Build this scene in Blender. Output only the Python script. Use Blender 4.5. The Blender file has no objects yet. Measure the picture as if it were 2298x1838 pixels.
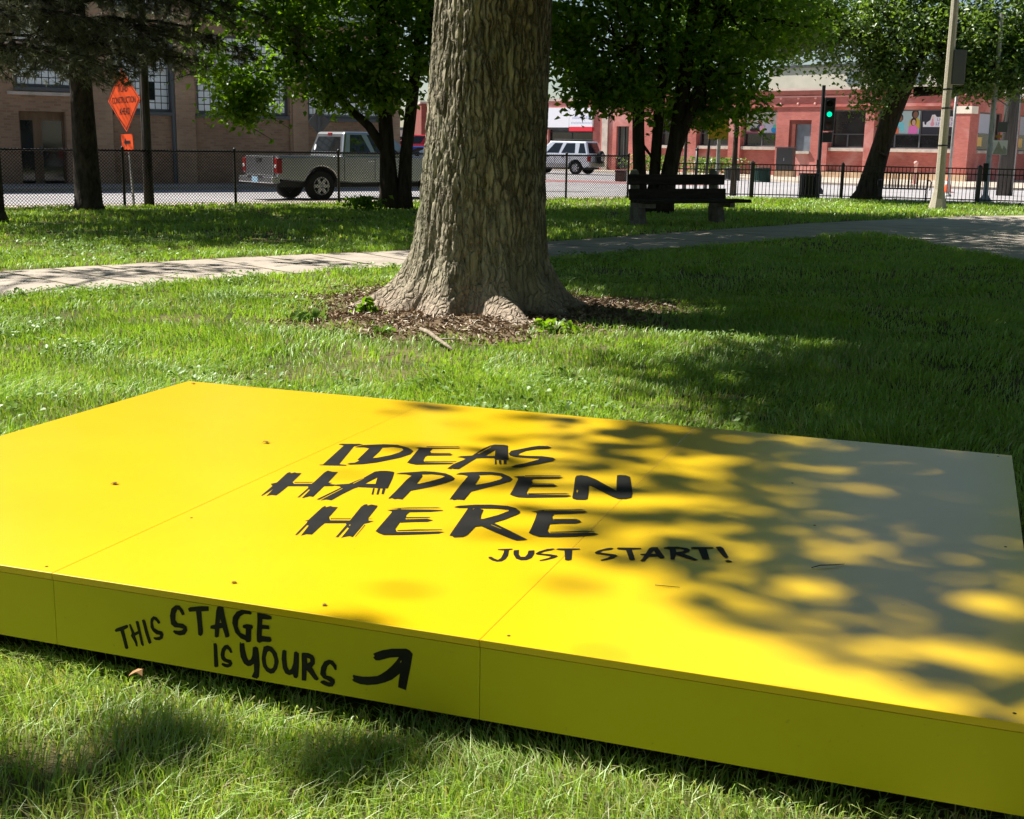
import bpy, bmesh, math, random
import numpy as np
from mathutils import Vector, Matrix, noise, geometry

R = math.radians
S = bpy.context.scene
COL = S.collection

# ------------------------------------------------------------------ camera
cam_d = bpy.data.cameras.new('camera')
cam_d.sensor_width = 36.0
cam_d.lens = 1254.0 / 1024.0 * 36.0
cam_d.clip_start = 0.05
cam_d.clip_end = 2000.0
cam = bpy.data.objects.new('camera', cam_d)
COL.objects.link(cam)
PITCH, ROLL = R(11.9), R(0.95)
fwd = Vector((0, math.cos(PITCH), -math.sin(PITCH)))
rgt = Vector((1, 0, 0))
upv = rgt.cross(fwd)
rr = rgt * math.cos(ROLL) + upv * math.sin(ROLL)
uu = upv * math.cos(ROLL) - rgt * math.sin(ROLL)
M = Matrix((rr, uu, -fwd)).transposed().to_4x4()
M.translation = (0, 0, 1.4)
cam.matrix_world = M
S.camera = cam

# ------------------------------------------------------------------ light
SUN_EL = R(52)
SUN_AZ = R(66)                      # left of the view direction (+Y)
sun_dir = Vector((-math.sin(SUN_AZ) * math.cos(SUN_EL), math.cos(SUN_AZ) * math.cos(SUN_EL), math.sin(SUN_EL)))
world = bpy.data.worlds.new('World')
S.world = world
world.use_nodes = True
wn = world.node_tree
for n in list(wn.nodes):
    wn.nodes.remove(n)
w_out = wn.nodes.new('ShaderNodeOutputWorld')
w_bg = wn.nodes.new('ShaderNodeBackground')
w_sky = wn.nodes.new('ShaderNodeTexSky')
w_sky.sky_type = 'NISHITA'
w_sky.sun_disc = False
w_sky.sun_elevation = SUN_EL
w_sky.sun_rotation = -SUN_AZ
w_sky.air_density = 1.0
w_sky.dust_density = 0.4
w_sky.ozone_density = 1.6
w_bg.inputs['Strength'].default_value = 0.052
wn.links.new(w_sky.outputs[0], w_bg.inputs[0])
wn.links.new(w_bg.outputs[0], w_out.inputs[0])
sun_d = bpy.data.lights.new('sun', 'SUN')
sun_d.energy = 5.0
sun_d.angle = R(0.53)
sun_d.color = (1.0, 0.95, 0.86)
sun = bpy.data.objects.new('sun', sun_d)
COL.objects.link(sun)
sun.rotation_euler = sun_dir.to_track_quat('Z', 'Y').to_euler()
sun.location = (-20, 10, 30)
S.view_settings.view_transform = 'Standard'
S.view_settings.look = 'None'
S.view_settings.gamma = 1.0
S.view_settings.use_curve_mapping = False
S.view_settings.exposure = 0.9
S.cycles.max_bounces = 8
S.cycles.diffuse_bounces = 3
S.cycles.glossy_bounces = 3
S.cycles.transmission_bounces = 4
S.cycles.transparent_max_bounces = 8
S.cycles.sample_clamp_indirect = 6.0
S.cycles.caustics_reflective = False
S.cycles.caustics_refractive = False

# ------------------------------------------------------------------ materials
def mat(name, col, rough=0.7, spec=0.4, metal=0.0, var=0.0, vscale=4.0, bump=0.0, bscale=30.0, col2=None,
        coat=0.0, stretch=None, detail=4.0, emit=None, fac=(0.35, 0.65)):
    m = bpy.data.materials.new(name)
    m.use_nodes = True
    nt = m.node_tree
    b = nt.nodes['Principled BSDF']
    b.inputs['Base Color'].default_value = (*col, 1)
    b.inputs['Roughness'].default_value = rough
    b.inputs['Specular IOR Level'].default_value = spec
    b.inputs['Metallic'].default_value = metal
    b.inputs['Coat Weight'].default_value = coat
    b.inputs['Coat Roughness'].default_value = 0.08
    if emit:
        b.inputs['Emission Color'].default_value = (*emit[0], 1)
        b.inputs['Emission Strength'].default_value = emit[1]
    vec = None
    if var or bump or col2:
        tc = nt.nodes.new('ShaderNodeTexCoord')
        mp = nt.nodes.new('ShaderNodeMapping')
        nt.links.new(tc.outputs['Object'], mp.inputs[0])
        if stretch:
            mp.inputs['Scale'].default_value = stretch
        vec = mp.outputs[0]
    if var or col2:
        nz = nt.nodes.new('ShaderNodeTexNoise')
        nz.inputs['Scale'].default_value = vscale
        nz.inputs['Detail'].default_value = detail
        nz.inputs['Roughness'].default_value = 0.62
        nt.links.new(vec, nz.inputs['Vector'])
        rp = nt.nodes.new('ShaderNodeValToRGB')
        if col2 is None:
            lo = tuple(max(0, c * (1 - var)) for c in col)
            hi = tuple(min(1, c * (1 + var)) for c in col)
        else:
            lo, hi = col, col2
        rp.color_ramp.elements[0].position = fac[0]
        rp.color_ramp.elements[1].position = fac[1]
        rp.color_ramp.elements[0].color = (*lo, 1)
        rp.color_ramp.elements[1].color = (*hi, 1)
        nt.links.new(nz.outputs[0], rp.inputs[0])
        nt.links.new(rp.outputs[0], b.inputs['Base Color'])
    if bump:
        n2 = nt.nodes.new('ShaderNodeTexNoise')
        n2.inputs['Scale'].default_value = bscale
        n2.inputs['Detail'].default_value = 5
        nt.links.new(vec, n2.inputs['Vector'])
        bp = nt.nodes.new('ShaderNodeBump')
        bp.inputs['Strength'].default_value = bump
        bp.inputs['Distance'].default_value = 0.02
        nt.links.new(n2.outputs[0], bp.inputs['Height'])
        nt.links.new(bp.outputs[0], b.inputs['Normal'])
    return m

def brick_mat(name, c1, c2, mortar, bw=0.22, bh=0.075, stain=None):
    m = bpy.data.materials.new(name)
    m.use_nodes = True
    nt = m.node_tree
    b = nt.nodes['Principled BSDF']
    b.inputs['Roughness'].default_value = 0.85
    b.inputs['Specular IOR Level'].default_value = 0.2
    tc = nt.nodes.new('ShaderNodeTexCoord')
    sp = nt.nodes.new('ShaderNodeSeparateXYZ')
    cb = nt.nodes.new('ShaderNodeCombineXYZ')
    ad = nt.nodes.new('ShaderNodeMath'); ad.operation = 'ADD'
    nt.links.new(tc.outputs['Object'], sp.inputs[0])
    nt.links.new(sp.outputs[0], ad.inputs[0]); nt.links.new(sp.outputs[1], ad.inputs[1])
    nt.links.new(ad.outputs[0], cb.inputs[0]); nt.links.new(sp.outputs[2], cb.inputs[1])
    br = nt.nodes.new('ShaderNodeTexBrick')
    br.inputs['Color1'].default_value = (*c1, 1)
    br.inputs['Color2'].default_value = (*c2, 1)
    br.inputs['Mortar'].default_value = (*mortar, 1)
    br.inputs['Scale'].default_value = 1.0
    br.inputs['Mortar Size'].default_value = 0.008
    br.inputs['Brick Width'].default_value = bw
    br.inputs['Row Height'].default_value = bh
    br.inputs['Bias'].default_value = -0.2
    nt.links.new(cb.outputs[0], br.inputs['Vector'])
    nz = nt.nodes.new('ShaderNodeTexNoise')
    nz.inputs['Scale'].default_value = 0.9
    nz.inputs['Detail'].default_value = 8
    nt.links.new(tc.outputs['Object'], nz.inputs['Vector'])
    mx = nt.nodes.new('ShaderNodeMix'); mx.data_type = 'RGBA'; mx.blend_type = 'MULTIPLY'
    mx.inputs[0].default_value = 0.8
    rp = nt.nodes.new('ShaderNodeValToRGB')
    rp.color_ramp.elements[0].position = 0.3; rp.color_ramp.elements[0].color = (0.62, 0.6, 0.6, 1)
    rp.color_ramp.elements[1].position = 0.7; rp.color_ramp.elements[1].color = (1.0, 1.0, 1.0, 1)
    nt.links.new(nz.outputs[0], rp.inputs[0])
    nt.links.new(br.outputs[0], mx.inputs[6]); nt.links.new(rp.outputs[0], mx.inputs[7])
    last = mx.outputs[2]
    if stain:
        n3 = nt.nodes.new('ShaderNodeTexNoise')
        n3.inputs['Scale'].default_value = 0.55
        n3.inputs['Detail'].default_value = 6
        n3.inputs['Distortion'].default_value = 0.8
        nt.links.new(tc.outputs['Object'], n3.inputs['Vector'])
        r3 = nt.nodes.new('ShaderNodeValToRGB')
        r3.color_ramp.elements[0].position = 0.52; r3.color_ramp.elements[0].color = (0, 0, 0, 1)
        r3.color_ramp.elements[1].position = 0.68; r3.color_ramp.elements[1].color = (0.55, 0.55, 0.55, 1)
        nt.links.new(n3.outputs[0], r3.inputs[0])
        m3 = nt.nodes.new('ShaderNodeMix'); m3.data_type = 'RGBA'
        nt.links.new(r3.outputs[0], m3.inputs[0]); nt.links.new(last, m3.inputs[6])
        m3.inputs[7].default_value = (*stain, 1)
        last = m3.outputs[2]
    nt.links.new(last, b.inputs['Base Color'])
    bp = nt.nodes.new('ShaderNodeBump'); bp.inputs['Strength'].default_value = 0.4; bp.inputs['Distance'].default_value = 0.01
    bp.invert = True
    nt.links.new(br.outputs[1], bp.inputs['Height']); nt.links.new(bp.outputs[0], b.inputs['Normal'])
    return m

def leaf_mat(name, dark, light, trans, tmix=0.45, gloss=0.12, rough=0.45, straw=None, translucent_scale=1.0):
    """leaves and grass: a per-blade tint attribute drives the colour; light passes through"""
    m = bpy.data.materials.new(name)
    m.use_nodes = True
    nt = m.node_tree
    for n in list(nt.nodes):
        nt.nodes.remove(n)
    out = nt.nodes.new('ShaderNodeOutputMaterial')
    at = nt.nodes.new('ShaderNodeAttribute'); at.attribute_name = 'tint'
    rp = nt.nodes.new('ShaderNodeValToRGB')
    e = rp.color_ramp.elements
    e[0].position = 0.0; e[0].color = (*dark, 1)
    e[1].position = 0.8 if straw else 1.0; e[1].color = (*light, 1)
    if straw:
        x = e.new(0.9); x.color = (*light, 1)
        y = e.new(0.95); y.color = (*straw, 1)
    nt.links.new(at.outputs['Fac'], rp.inputs[0])
    df = nt.nodes.new('ShaderNodeBsdfDiffuse')
    tr = nt.nodes.new('ShaderNodeBsdfTranslucent')
    gl = nt.nodes.new('ShaderNodeBsdfGlossy'); gl.inputs['Roughness'].default_value = rough
    gl.inputs['Color'].default_value = (0.8, 0.85, 0.8, 1)
    nt.links.new(rp.outputs[0], df.inputs['Color'])
    mc = nt.nodes.new('ShaderNodeMix'); mc.data_type = 'RGBA'; mc.blend_type = 'MULTIPLY'; mc.inputs[0].default_value = 1.0
    mc.inputs[7].default_value = (*trans, 1)
    nt.links.new(rp.outputs[0], mc.inputs[6])
    nt.links.new(mc.outputs[2], tr.inputs['Color'])
    m1 = nt.nodes.new('ShaderNodeMixShader'); m1.inputs[0].default_value = tmix
    nt.links.new(df.outputs[0], m1.inputs[1]); nt.links.new(tr.outputs[0], m1.inputs[2])
    m2 = nt.nodes.new('ShaderNodeMixShader')
    m2.inputs[0].default_value = gloss
    nt.links.new(m1.outputs[0], m2.inputs[1]); nt.links.new(gl.outputs[0], m2.inputs[2])
    nt.links.new(m2.outputs[0], out.inputs[0])
    return m

# ------------------------------------------------------------------ object helpers
def tag(o, label=None, cat=None, group=None, kind=None):
    if label: o['label'] = label
    if cat: o['category'] = cat
    if group: o['group'] = group
    if kind: o['kind'] = kind
    return o

def empty(name, loc, rz=0.0, label=None, cat=None, group=None):
    o = bpy.data.objects.new(name, None)
    o.empty_display_size = 0.2
    o.location = loc
    o.rotation_euler = (0, 0, rz)
    COL.objects.link(o)
    return tag(o, label, cat, group)

class MB:
    """collects boxes, prisms and tubes into one mesh"""
    def __init__(self):
        self.v = []; self.f = []; self.sm = []
    def add(self, vs, fs, smooth=False):
        k = len(self.v)
        self.v += [tuple(p) for p in vs]
        self.f += [tuple(i + k for i in f) for f in fs]
        self.sm += [smooth] * len(fs)
        return self
    def box(self, x0, x1, y0, y1, z0, z1, rz=0.0, at=(0, 0, 0), ry=0.0, rx=0.0):
        vs = [Vector((x, y, z)) for z in (z0, z1) for x, y in ((x0, y0), (x1, y0), (x1, y1), (x0, y1))]
        if rx or ry or rz:
            mt = Matrix.Rotation(rz, 3, 'Z') @ Matrix.Rotation(ry, 3, 'Y') @ Matrix.Rotation(rx, 3, 'X')
            vs = [mt @ p for p in vs]
        vs = [p + Vector(at) for p in vs]
        return self.add(vs, [(3, 2, 1, 0), (4, 5, 6, 7), (0, 1, 5, 4), (1, 2, 6, 5), (2, 3, 7, 6), (3, 0, 4, 7)])
    def quad(self, a, b, c, d):
        return self.add([a, b, c, d], [(0, 1, 2, 3)])
    def prism(self, poly, y0, y1, axis='y'):
        """extrude polygon (x,z) along y, or (x,y) along z"""
        n = len(poly)
        if axis == 'y':
            vs = [(x, y0, z) for x, z in poly] + [(x, y1, z) for x, z in poly]
        else:
            vs = [(x, y, y0) for x, y in poly] + [(x, y, y1) for x, y in poly]
        fs = [tuple(range(n)), tuple(range(2 * n - 1, n - 1, -1))]
        fs += [(i, i + n, (i + 1) % n + n, (i + 1) % n) for i in range(n)]
        return self.add(vs, fs)
    def tube(self, path, seg=8, cap=True, smooth=True):
        """path: list of (x,y,z,r)"""
        pts = [Vector(p[:3]) for p in path]
        rs = [p[3] for p in path]
        k = len(self.v)
        n = len(pts)
        ref = None
        for i in range(n):
            d = (pts[min(i + 1, n - 1)] - pts[max(i - 1, 0)])
            if d.length < 1e-9: d = Vector((0, 0, 1))
            d.normalize()
            if ref is None:
                ref = d.orthogonal().normalized()
            u = (ref - d * ref.dot(d))
            if u.length < 1e-6: u = d.orthogonal()
            u.normalize(); ref = u
            w = d.cross(u)
            for j in range(seg):
                a = 2 * math.pi * j / seg
                self.v.append(tuple(pts[i] + (u * math.cos(a) + w * math.sin(a)) * rs[i]))
        for i in range(n - 1):
            for j in range(seg):
                a = k + i * seg + j; b = k + i * seg + (j + 1) % seg
                self.f.append((a, b, b + seg, a + seg)); self.sm.append(smooth)
        if cap:
            self.f.append(tuple(k + j for j in range(seg - 1, -1, -1))); self.sm.append(False)
            self.f.append(tuple(k + (n - 1) * seg + j for j in range(seg))); self.sm.append(False)
        return self
    def lathe(self, prof, seg=24, c=(0, 0, 0), axis='z', smooth=True):
        """prof: list of (r, h)"""
        k = len(self.v); n = len(prof)
        for r, hh in prof:
            for j in range(seg):
                a = 2 * math.pi * j / seg
                x, y = r * math.cos(a), r * math.sin(a)
                p = (x, y, hh) if axis == 'z' else ((x, hh, y) if axis == 'y' else (hh, x, y))
                self.v.append((p[0] + c[0], p[1] + c[1], p[2] + c[2]))
        for i in range(n - 1):
            for j in range(seg):
                a = k + i * seg + j; b = k + i * seg + (j + 1) % seg
                self.f.append((a, b, b + seg, a + seg)); self.sm.append(smooth)
        return self
    def build(self, name, material, parent=None, bevel=0.0, loc=None, rz=None):
        me = bpy.data.meshes.new(name)
        me.from_pydata(self.v, [], self.f)
        me.polygons.foreach_set('use_smooth', self.sm)
        me.validate()
        me.update()
        bm = bmesh.new(); bm.from_mesh(me); bmesh.ops.recalc_face_normals(bm, faces=bm.faces[:]); bm.to_mesh(me); bm.free()
        me.materials.append(material)
        o = bpy.data.objects.new(name, me)
        COL.objects.link(o)
        if parent: o.parent = parent
        if loc is not None: o.location = loc
        if rz is not None: o.rotation_euler = (0, 0, rz)
        if bevel:
            bv = o.modifiers.new('bevel', 'BEVEL'); bv.width = bevel; bv.segments = 2; bv.limit_method = 'ANGLE'; bv.angle_limit = R(35)
        return o

def np_mesh(name, verts, faces, material, parent=None, tint=None, smooth=False):
    """verts (N,3) and faces (F,k) numpy arrays"""
    me = bpy.data.meshes.new(name)
    nf, k = faces.shape
    me.vertices.add(len(verts)); me.vertices.foreach_set('co', np.ascontiguousarray(verts, dtype=np.float32).ravel())
    me.loops.add(nf * k); me.loops.foreach_set('vertex_index', np.ascontiguousarray(faces, dtype=np.int32).ravel())
    me.polygons.add(nf)
    me.polygons.foreach_set('loop_start', np.arange(0, nf * k, k, dtype=np.int32))
    me.polygons.foreach_set('loop_total', np.full(nf, k, dtype=np.int32))
    if smooth: me.polygons.foreach_set('use_smooth', np.ones(nf, dtype=bool))
    if tint is not None:
        a = me.attributes.new('tint', 'FLOAT', 'POINT')
        a.data.foreach_set('value', np.ascontiguousarray(tint, dtype=np.float32))
    me.update(calc_edges=True)
    me.materials.append(material)
    o = bpy.data.objects.new(name, me)
    COL.objects.link(o)
    if parent: o.parent = parent
    return o

def copy_thing(o, parent=None):
    c = o.copy(); COL.objects.link(c)
    if parent: c.parent = parent
    for ch in list(o.children):
        copy_thing(ch, c)
    return c

def flat_poly(polys, z, f):
    """tessellate outer + holes given in 2D; f maps (a, b, z) to 3D"""
    vv = [[Vector((a, b, 0)) for a, b in p] for p in polys]
    tris = geometry.tessellate_polygon(vv)
    pts = [p for pl in polys for p in pl]
    return [f(a, b, z) for a, b in pts], [tuple(t) for t in tris]

def text_mesh(txt, size, xscale=1.0, align='CENTER', space=1.0):
    cu = bpy.data.curves.new('txt', 'FONT')
    cu.body = txt; cu.size = size; cu.align_x = align; cu.align_y = 'CENTER'; cu.space_character = space
    cu.offset = size * 0.004
    o = bpy.data.objects.new('txt', cu)
    COL.objects.link(o)
    bpy.context.view_layer.update()
    dg = bpy.context.evaluated_depsgraph_get()
    me = bpy.data.meshes.new_from_object(o.evaluated_get(dg))
    vs = [(v.co.x * xscale, v.co.y) for v in me.vertices]
    fs = [tuple(p.vertices) for p in me.polygons]
    bpy.data.objects.remove(o); bpy.data.curves.remove(cu); bpy.data.meshes.remove(me)
    return vs, fs
# ------------------------------------------------------------------ shared materials
m_soil = mat('soil', (0.055, 0.065, 0.022), 0.95, 0.1, col2=(0.19, 0.16, 0.08), vscale=1.6, bump=0.6, bscale=40, detail=8)
m_far = mat('far_ground', (0.10, 0.11, 0.06), 0.95, 0.1, var=0.3, vscale=0.2)
m_asphalt = mat('street_surface', (0.33, 0.315, 0.325), 0.9, 0.2, col2=(0.42, 0.40, 0.405), vscale=0.35, bump=0.25, bscale=60, detail=10)
m_conc = mat('pavement_concrete', (0.40, 0.345, 0.28), 0.9, 0.2, col2=(0.52, 0.45, 0.37), vscale=0.6, bump=0.3, bscale=50, detail=8)
m_path = mat('path_concrete', (0.33, 0.285, 0.24), 0.92, 0.15, col2=(0.50, 0.44, 0.37), vscale=1.7, bump=0.5, bscale=30, detail=12, fac=(.28, .70))
m_kerb = mat('kerb_concrete', (0.50, 0.46, 0.40), 0.85, 0.2, var=0.15, vscale=1.5, bump=0.2)
m_brickred = mat('brick_paving', (0.36, 0.16, 0.15), 0.9, 0.2, col2=(0.44, 0.24, 0.23), vscale=1.5, detail=8)
m_black = mat('black_metal', (0.012, 0.012, 0.013), 0.45, 0.5)
m_blackrust = mat('rusty_black_metal', (0.014, 0.012, 0.011), 0.55, 0.4, col2=(0.07, 0.035, 0.02), vscale=14, fac=(0.55, 0.75))
m_glass = mat('dark_glass', (0.016, 0.020, 0.022), 0.06, 0.7, var=0.5, vscale=0.8)
m_stone = mat('limestone', (0.55, 0.47, 0.41), 0.85, 0.2, var=0.15, vscale=3, bump=0.2)

# ------------------------------------------------------------------ setting: ground, lawn, street
def sheet(name, poly, z, m):
    o = MB().add([(x, y, z) for x, y in poly], [tuple(range(len(poly)))]).build(name, m)
    return tag(o, kind='structure')

sheet('ground', [(-400, -200), (400, -200), (400, 900), (-400, 900)], -0.30, m_far)
sheet('street', [(-90, 5), (-40, -5), (60, -5), (120, 20), (120, 160), (-90, 160)], -0.06, m_asphalt)

FP0 = Vector((-10.1, 24.9)); FD = Vector((0.793, 0.609)).normalized(); FN = Vector((-FD.y, FD.x))
def fpt(s, off=0.0):
    p = FP0 + FD * s + FN * off
    return (p.x, p.y)
LAWN = [(-32, -10), fpt(-24, 0.25), fpt(16.6, 0.3), (4.3, 36.9), (6.86, 37.5), (12.9, 36.0), (19.0, 33.9), (34, 28), (34, -10)]
lawn = MB().prism(LAWN, -0.2, 0.0, axis='z').build('lawn', m_soil)
tag(lawn, kind='structure')
# the pavement strip between the park and the street, with its kerb
pv = MB().prism([fpt(-24, 0.26), fpt(17.5, 0.31), fpt(18.3, 1.75), fpt(-24, 1.75)], -0.2, -0.015, axis='z').build('pavement', m_conc)
tag(pv, kind='structure')
kb = MB().prism([fpt(-24, 1.754), fpt(18.3, 1.754), fpt(18.4, 1.92), fpt(-24, 1.92)], -0.2, -0.006, axis='z').build('kerb', m_kerb)
tag(kb, kind='structure')

# park path: a curving ribbon that meets a second path on the right
PFAR = [(-14.5, 7.2), (-9.5, 10.6), (-5.45, 13.28), (-4.67, 14.07), (-3.66, 15.1), (-2.58, 16.0), (-1.5, 16.75), (0.31, 18.56), (3.25, 21.95), (6.04, 25.01), (10.04, 28.42), (11.75, 29.3), (16.5, 30.4), (24, 31.0)]
PNEAR = [(24, 9.0), (12, 6.9), (6.85, 15.3), (6.62, 17.2), (6.5, 19.6), (6.4, 20.9), (6.15, 21.9), (4.6, 20.4), (2.74, 18.41), (0.43, 16.1), (-1.32, 14.55), (-1.97, 14.0), (-2.78, 13.16), (-3.67, 12.1), (-4.40, 11.25), (-8.6, 8.2), (-13.2, 4.9)]
PATH = PFAR + PNEAR
sheet('path', PATH, 0.006, m_path)
# tooled joints across the path, with dirt and a crack or two
jm = MB()
rj = random.Random(4)
for i in range(2, 11):
    a = Vector(PFAR[i])
    b = min((Vector(q) for q in PNEAR), key=lambda q: (q - a).length)
    for u in (0.0, 0.5):
        a2 = a.lerp(Vector(PFAR[i + 1]), u)
        d = (Vector(PFAR[i + 1]) - Vector(PFAR[i])).normalized(); n = Vector((d.y, -d.x))
        w = 2.35 if i > 4 else 2.1
        p, q = a2 + n * .03, a2 + n * (w - .05)
        if i >= 8: q = a2 + n * 2.6
        k = d * .013
        jm.add([(p.x - k.x, p.y - k.y, .0085), (q.x - k.x, q.y - k.y, .0085), (q.x + k.x, q.y + k.y, .0085), (p.x + k.x, p.y + k.y, .0085)], [(0, 1, 2, 3)])
tag(jm.build('path_joints', m_soil), kind='structure')

def in_poly(x, y, poly):
    """vectorised point in polygon"""
    x = np.asarray(x); y = np.asarray(y)
    r = np.zeros(x.shape, dtype=bool)
    n = len(poly)
    for i in range(n):
        x1, y1 = poly[i]; x2, y2 = poly[(i + 1) % n]
        if y1 == y2: continue
        c = ((y1 > y) != (y2 > y)) & (x < (x2 - x1) * (y - y1) / (y2 - y1) + x1)
        r ^= c
    return r

# far side of the crossing: raised pavement in front of the red building, brick band across the street
sheet_far = MB().prism([(-6, 92), (6.3, 70.5), (11.2, 62.3), (13.3, 55.6), (18.3, 51.9), (60, 47.0), (60, 95), (-6, 98)], -0.2, 0.04, axis='z').build('pavement', m_conc)
tag(sheet_far, kind='structure')
sheet('crosswalk', [(-9.0, 57.0), (7.2, 50.9), (9.0, 53.0), (-8.0, 60.4)], -0.055, m_brickred)
m_line = mat('road_paint', (0.62, 0.58, 0.44), 0.8, 0.2, var=0.25, vscale=3)
MB().add([(-6.0, 62.5, -0.054), (3.4, 62.0, -0.054), (3.4, 62.5, -0.054), (-6.0, 63.1, -0.054)], [(0, 1, 2, 3)]).build('lane_line', m_line)['kind'] = 'structure'
m_dark = mat('patched_asphalt', (0.20, 0.19, 0.195), 0.9, 0.2, var=0.25, vscale=3)
MB().add([(0.6, 41.0, -0.055), (2.0, 41.2, -0.055), (2.6, 42.0, -0.055), (1.3, 42.2, -0.055)], [(0, 1, 2, 3)]).build('road_patch', m_dark)['kind'] = 'structure'
# the near lane under the pickup and the shaded far pavement by the brown building
bl = MB().prism([fpt(-24, 6.7), fpt(8, 10.2), fpt(20, 9.6), fpt(20, 15), fpt(-24, 15)], -0.2, 0.03, axis='z').build('pavement', m_conc)
tag(bl, kind='structure')

# ------------------------------------------------------------------ walls with openings
def wall_grid(mb, x0, x1, z0, z1, ops, y, reveal):
    """front face at y with rectangular openings and their reveals going back (+y)"""
    xs = sorted({x0, x1} | {o[0] for o in ops} | {o[1] for o in ops})
    zs = sorted({z0, z1} | {o[2] for o in ops} | {o[3] for o in ops})
    for i in range(len(xs) - 1):
        for j in range(len(zs) - 1):
            cx, cz = (xs[i] + xs[i + 1]) / 2, (zs[j] + zs[j + 1]) / 2
            if any(o[0] < cx < o[1] and o[2] < cz < o[3] for o in ops): continue
            mb.add([(xs[i], y, zs[j]), (xs[i + 1], y, zs[j]), (xs[i + 1], y, zs[j + 1]), (xs[i], y, zs[j + 1])], [(0, 1, 2, 3)])
    for a, b, c, d in ops:
        y2 = y + reveal
        mb.add([(a, y, c), (a, y2, c), (a, y2, d), (a, y, d)], [(0, 1, 2, 3)])
        mb.add([(b, y, c), (b, y, d), (b, y2, d), (b, y2, c)], [(0, 1, 2, 3)])
        mb.add([(a, y, d), (a, y2, d), (b, y2, d), (b, y, d)], [(0, 1, 2, 3)])
        mb.add([(a, y, c), (b, y, c), (b, y2, c), (a, y2, c)], [(0, 1, 2, 3)])

def grid_mat(name, pane, bar, w, hgt, bw):
    m = bpy.data.materials.new(name); m.use_nodes = True
    nt = m.node_tree; b = nt.nodes['Principled BSDF']
    tc = nt.nodes.new('ShaderNodeTexCoord'); sp = nt.nodes.new('ShaderNodeSeparateXYZ'); cb = nt.nodes.new('ShaderNodeCombineXYZ')
    nt.links.new(tc.outputs['Object'], sp.inputs[0]); nt.links.new(sp.outputs[0], cb.inputs[0]); nt.links.new(sp.outputs[2], cb.inputs[1])
    br = nt.nodes.new('ShaderNodeTexBrick'); br.offset = 0.0; br.squash = 1.0
    c2 = tuple(c * 0.88 for c in pane)
    br.inputs['Color1'].default_value = (*pane, 1); br.inputs['Color2'].default_value = (*c2, 1); br.inputs['Mortar'].default_value = (*bar, 1)
    br.inputs['Scale'].default_value = 1; br.inputs['Mortar Size'].default_value = bw; br.inputs['Mortar Smooth'].default_value = 0.0
    br.inputs['Brick Width'].default_value = w; br.inputs['Row Height'].default_value = hgt; br.inputs['Bias'].default_value = -0.5
    nt.links.new(cb.outputs[0], br.inputs['Vector']); nt.links.new(br.outputs[0], b.inputs['Base Color'])
    b.inputs['Roughness'].default_value = 0.25; b.inputs['Specular IOR Level'].default_value = 0.6
    return m

# ------------------------------------------------------------------ brown brick works building (left)
m_bb = brick_mat('brown_brick', (0.45, 0.275, 0.175), (0.31, 0.18, 0.115), (0.36, 0.28, 0.21), 0.21, 0.075)
m_bb2 = brick_mat('tan_brick', (0.52, 0.33, 0.21), (0.42, 0.255, 0.165), (0.42, 0.34, 0.26), 0.21, 0.075)
m_pane = grid_mat('factory_panes', (0.90, 0.94, 0.98), (0.030, 0.035, 0.04), 0.20, 0.21, 0.013)
m_frame = mat('grey_window_frame', (0.10, 0.105, 0.115), 0.5, 0.4)
m_wood = mat('brown_door_wood', (0.16, 0.10, 0.06), 0.6, 0.3, var=0.3, vscale=3, stretch=(1, 1, 0.2))

LB = empty('brick_building', (-11.78, 40.0, 0), R(34), 'long brown brick building with gridded factory windows across the street', 'building')
ops = [(-3.55, -2.2, -0.06, 2.16), (-0.72, 1.12, 2.24, 4.7), (1.90, 5.06, 2.22, 4.7), (5.76, 8.55, 2.20, 4.7),
       (-3.6, -1.75, 2.86, 4.7), (-7.6, -4.6, 2.3, 4.7)]
wb = MB()
ops += [(a, b, 5.3, 6.4) for a, b in ((-7.6, -4.6), (-3.6, -1.75), (-0.72, 1.12), (1.90, 5.06), (5.76, 8.55))]
wall_grid(wb, -20, 9.2, -0.2, 6.9, ops, 0.0, 0.28)
wb.quad((9.2, 0, -0.2), (9.2, 14, -0.2), (9.2, 14, 6.9), (9.2, 0, 6.9)); wb.quad((-20, 14, -0.2), (-20, 0, -0.2), (-20, 0, 6.9), (-20, 14, 6.9))
wb.quad((9.2, 14, -0.2), (-20, 14, -0.2), (-20, 14, 6.9), (9.2, 14, 6.9))
wb.build('wall', m_bb, LB)
MB().quad((-20, 0, 6.8), (9.2, 0, 6.8), (9.2, 14, 6.8), (-20, 14, 6.8)).build('roof', m_far, LB)
MB().box(-20.1, 9.3, -0.12, 0.3, 6.9, 7.1).build('coping', m_stone, LB)
MB().box(-3.85, -1.45, -0.10, 0.05, 2.62, 2.72).build('ledge', m_stone, LB)
for a, b in ((1.17, 1.80), (5.15, 5.70), (-1.42, -0.82), (8.62, 9.2)):
    MB().box(a, b, -0.12, -0.002, -0.2, 6.75).build('pilaster', m_bb2, LB)
MB().box(1.06, 1.16, -0.09, -0.003, -0.1, 6.7).build('downpipe', m_frame, LB)
MB().box(5.06, 5.145, -0.09, -0.003, -0.1, 6.7).build('downpipe', m_bb, LB)
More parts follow.
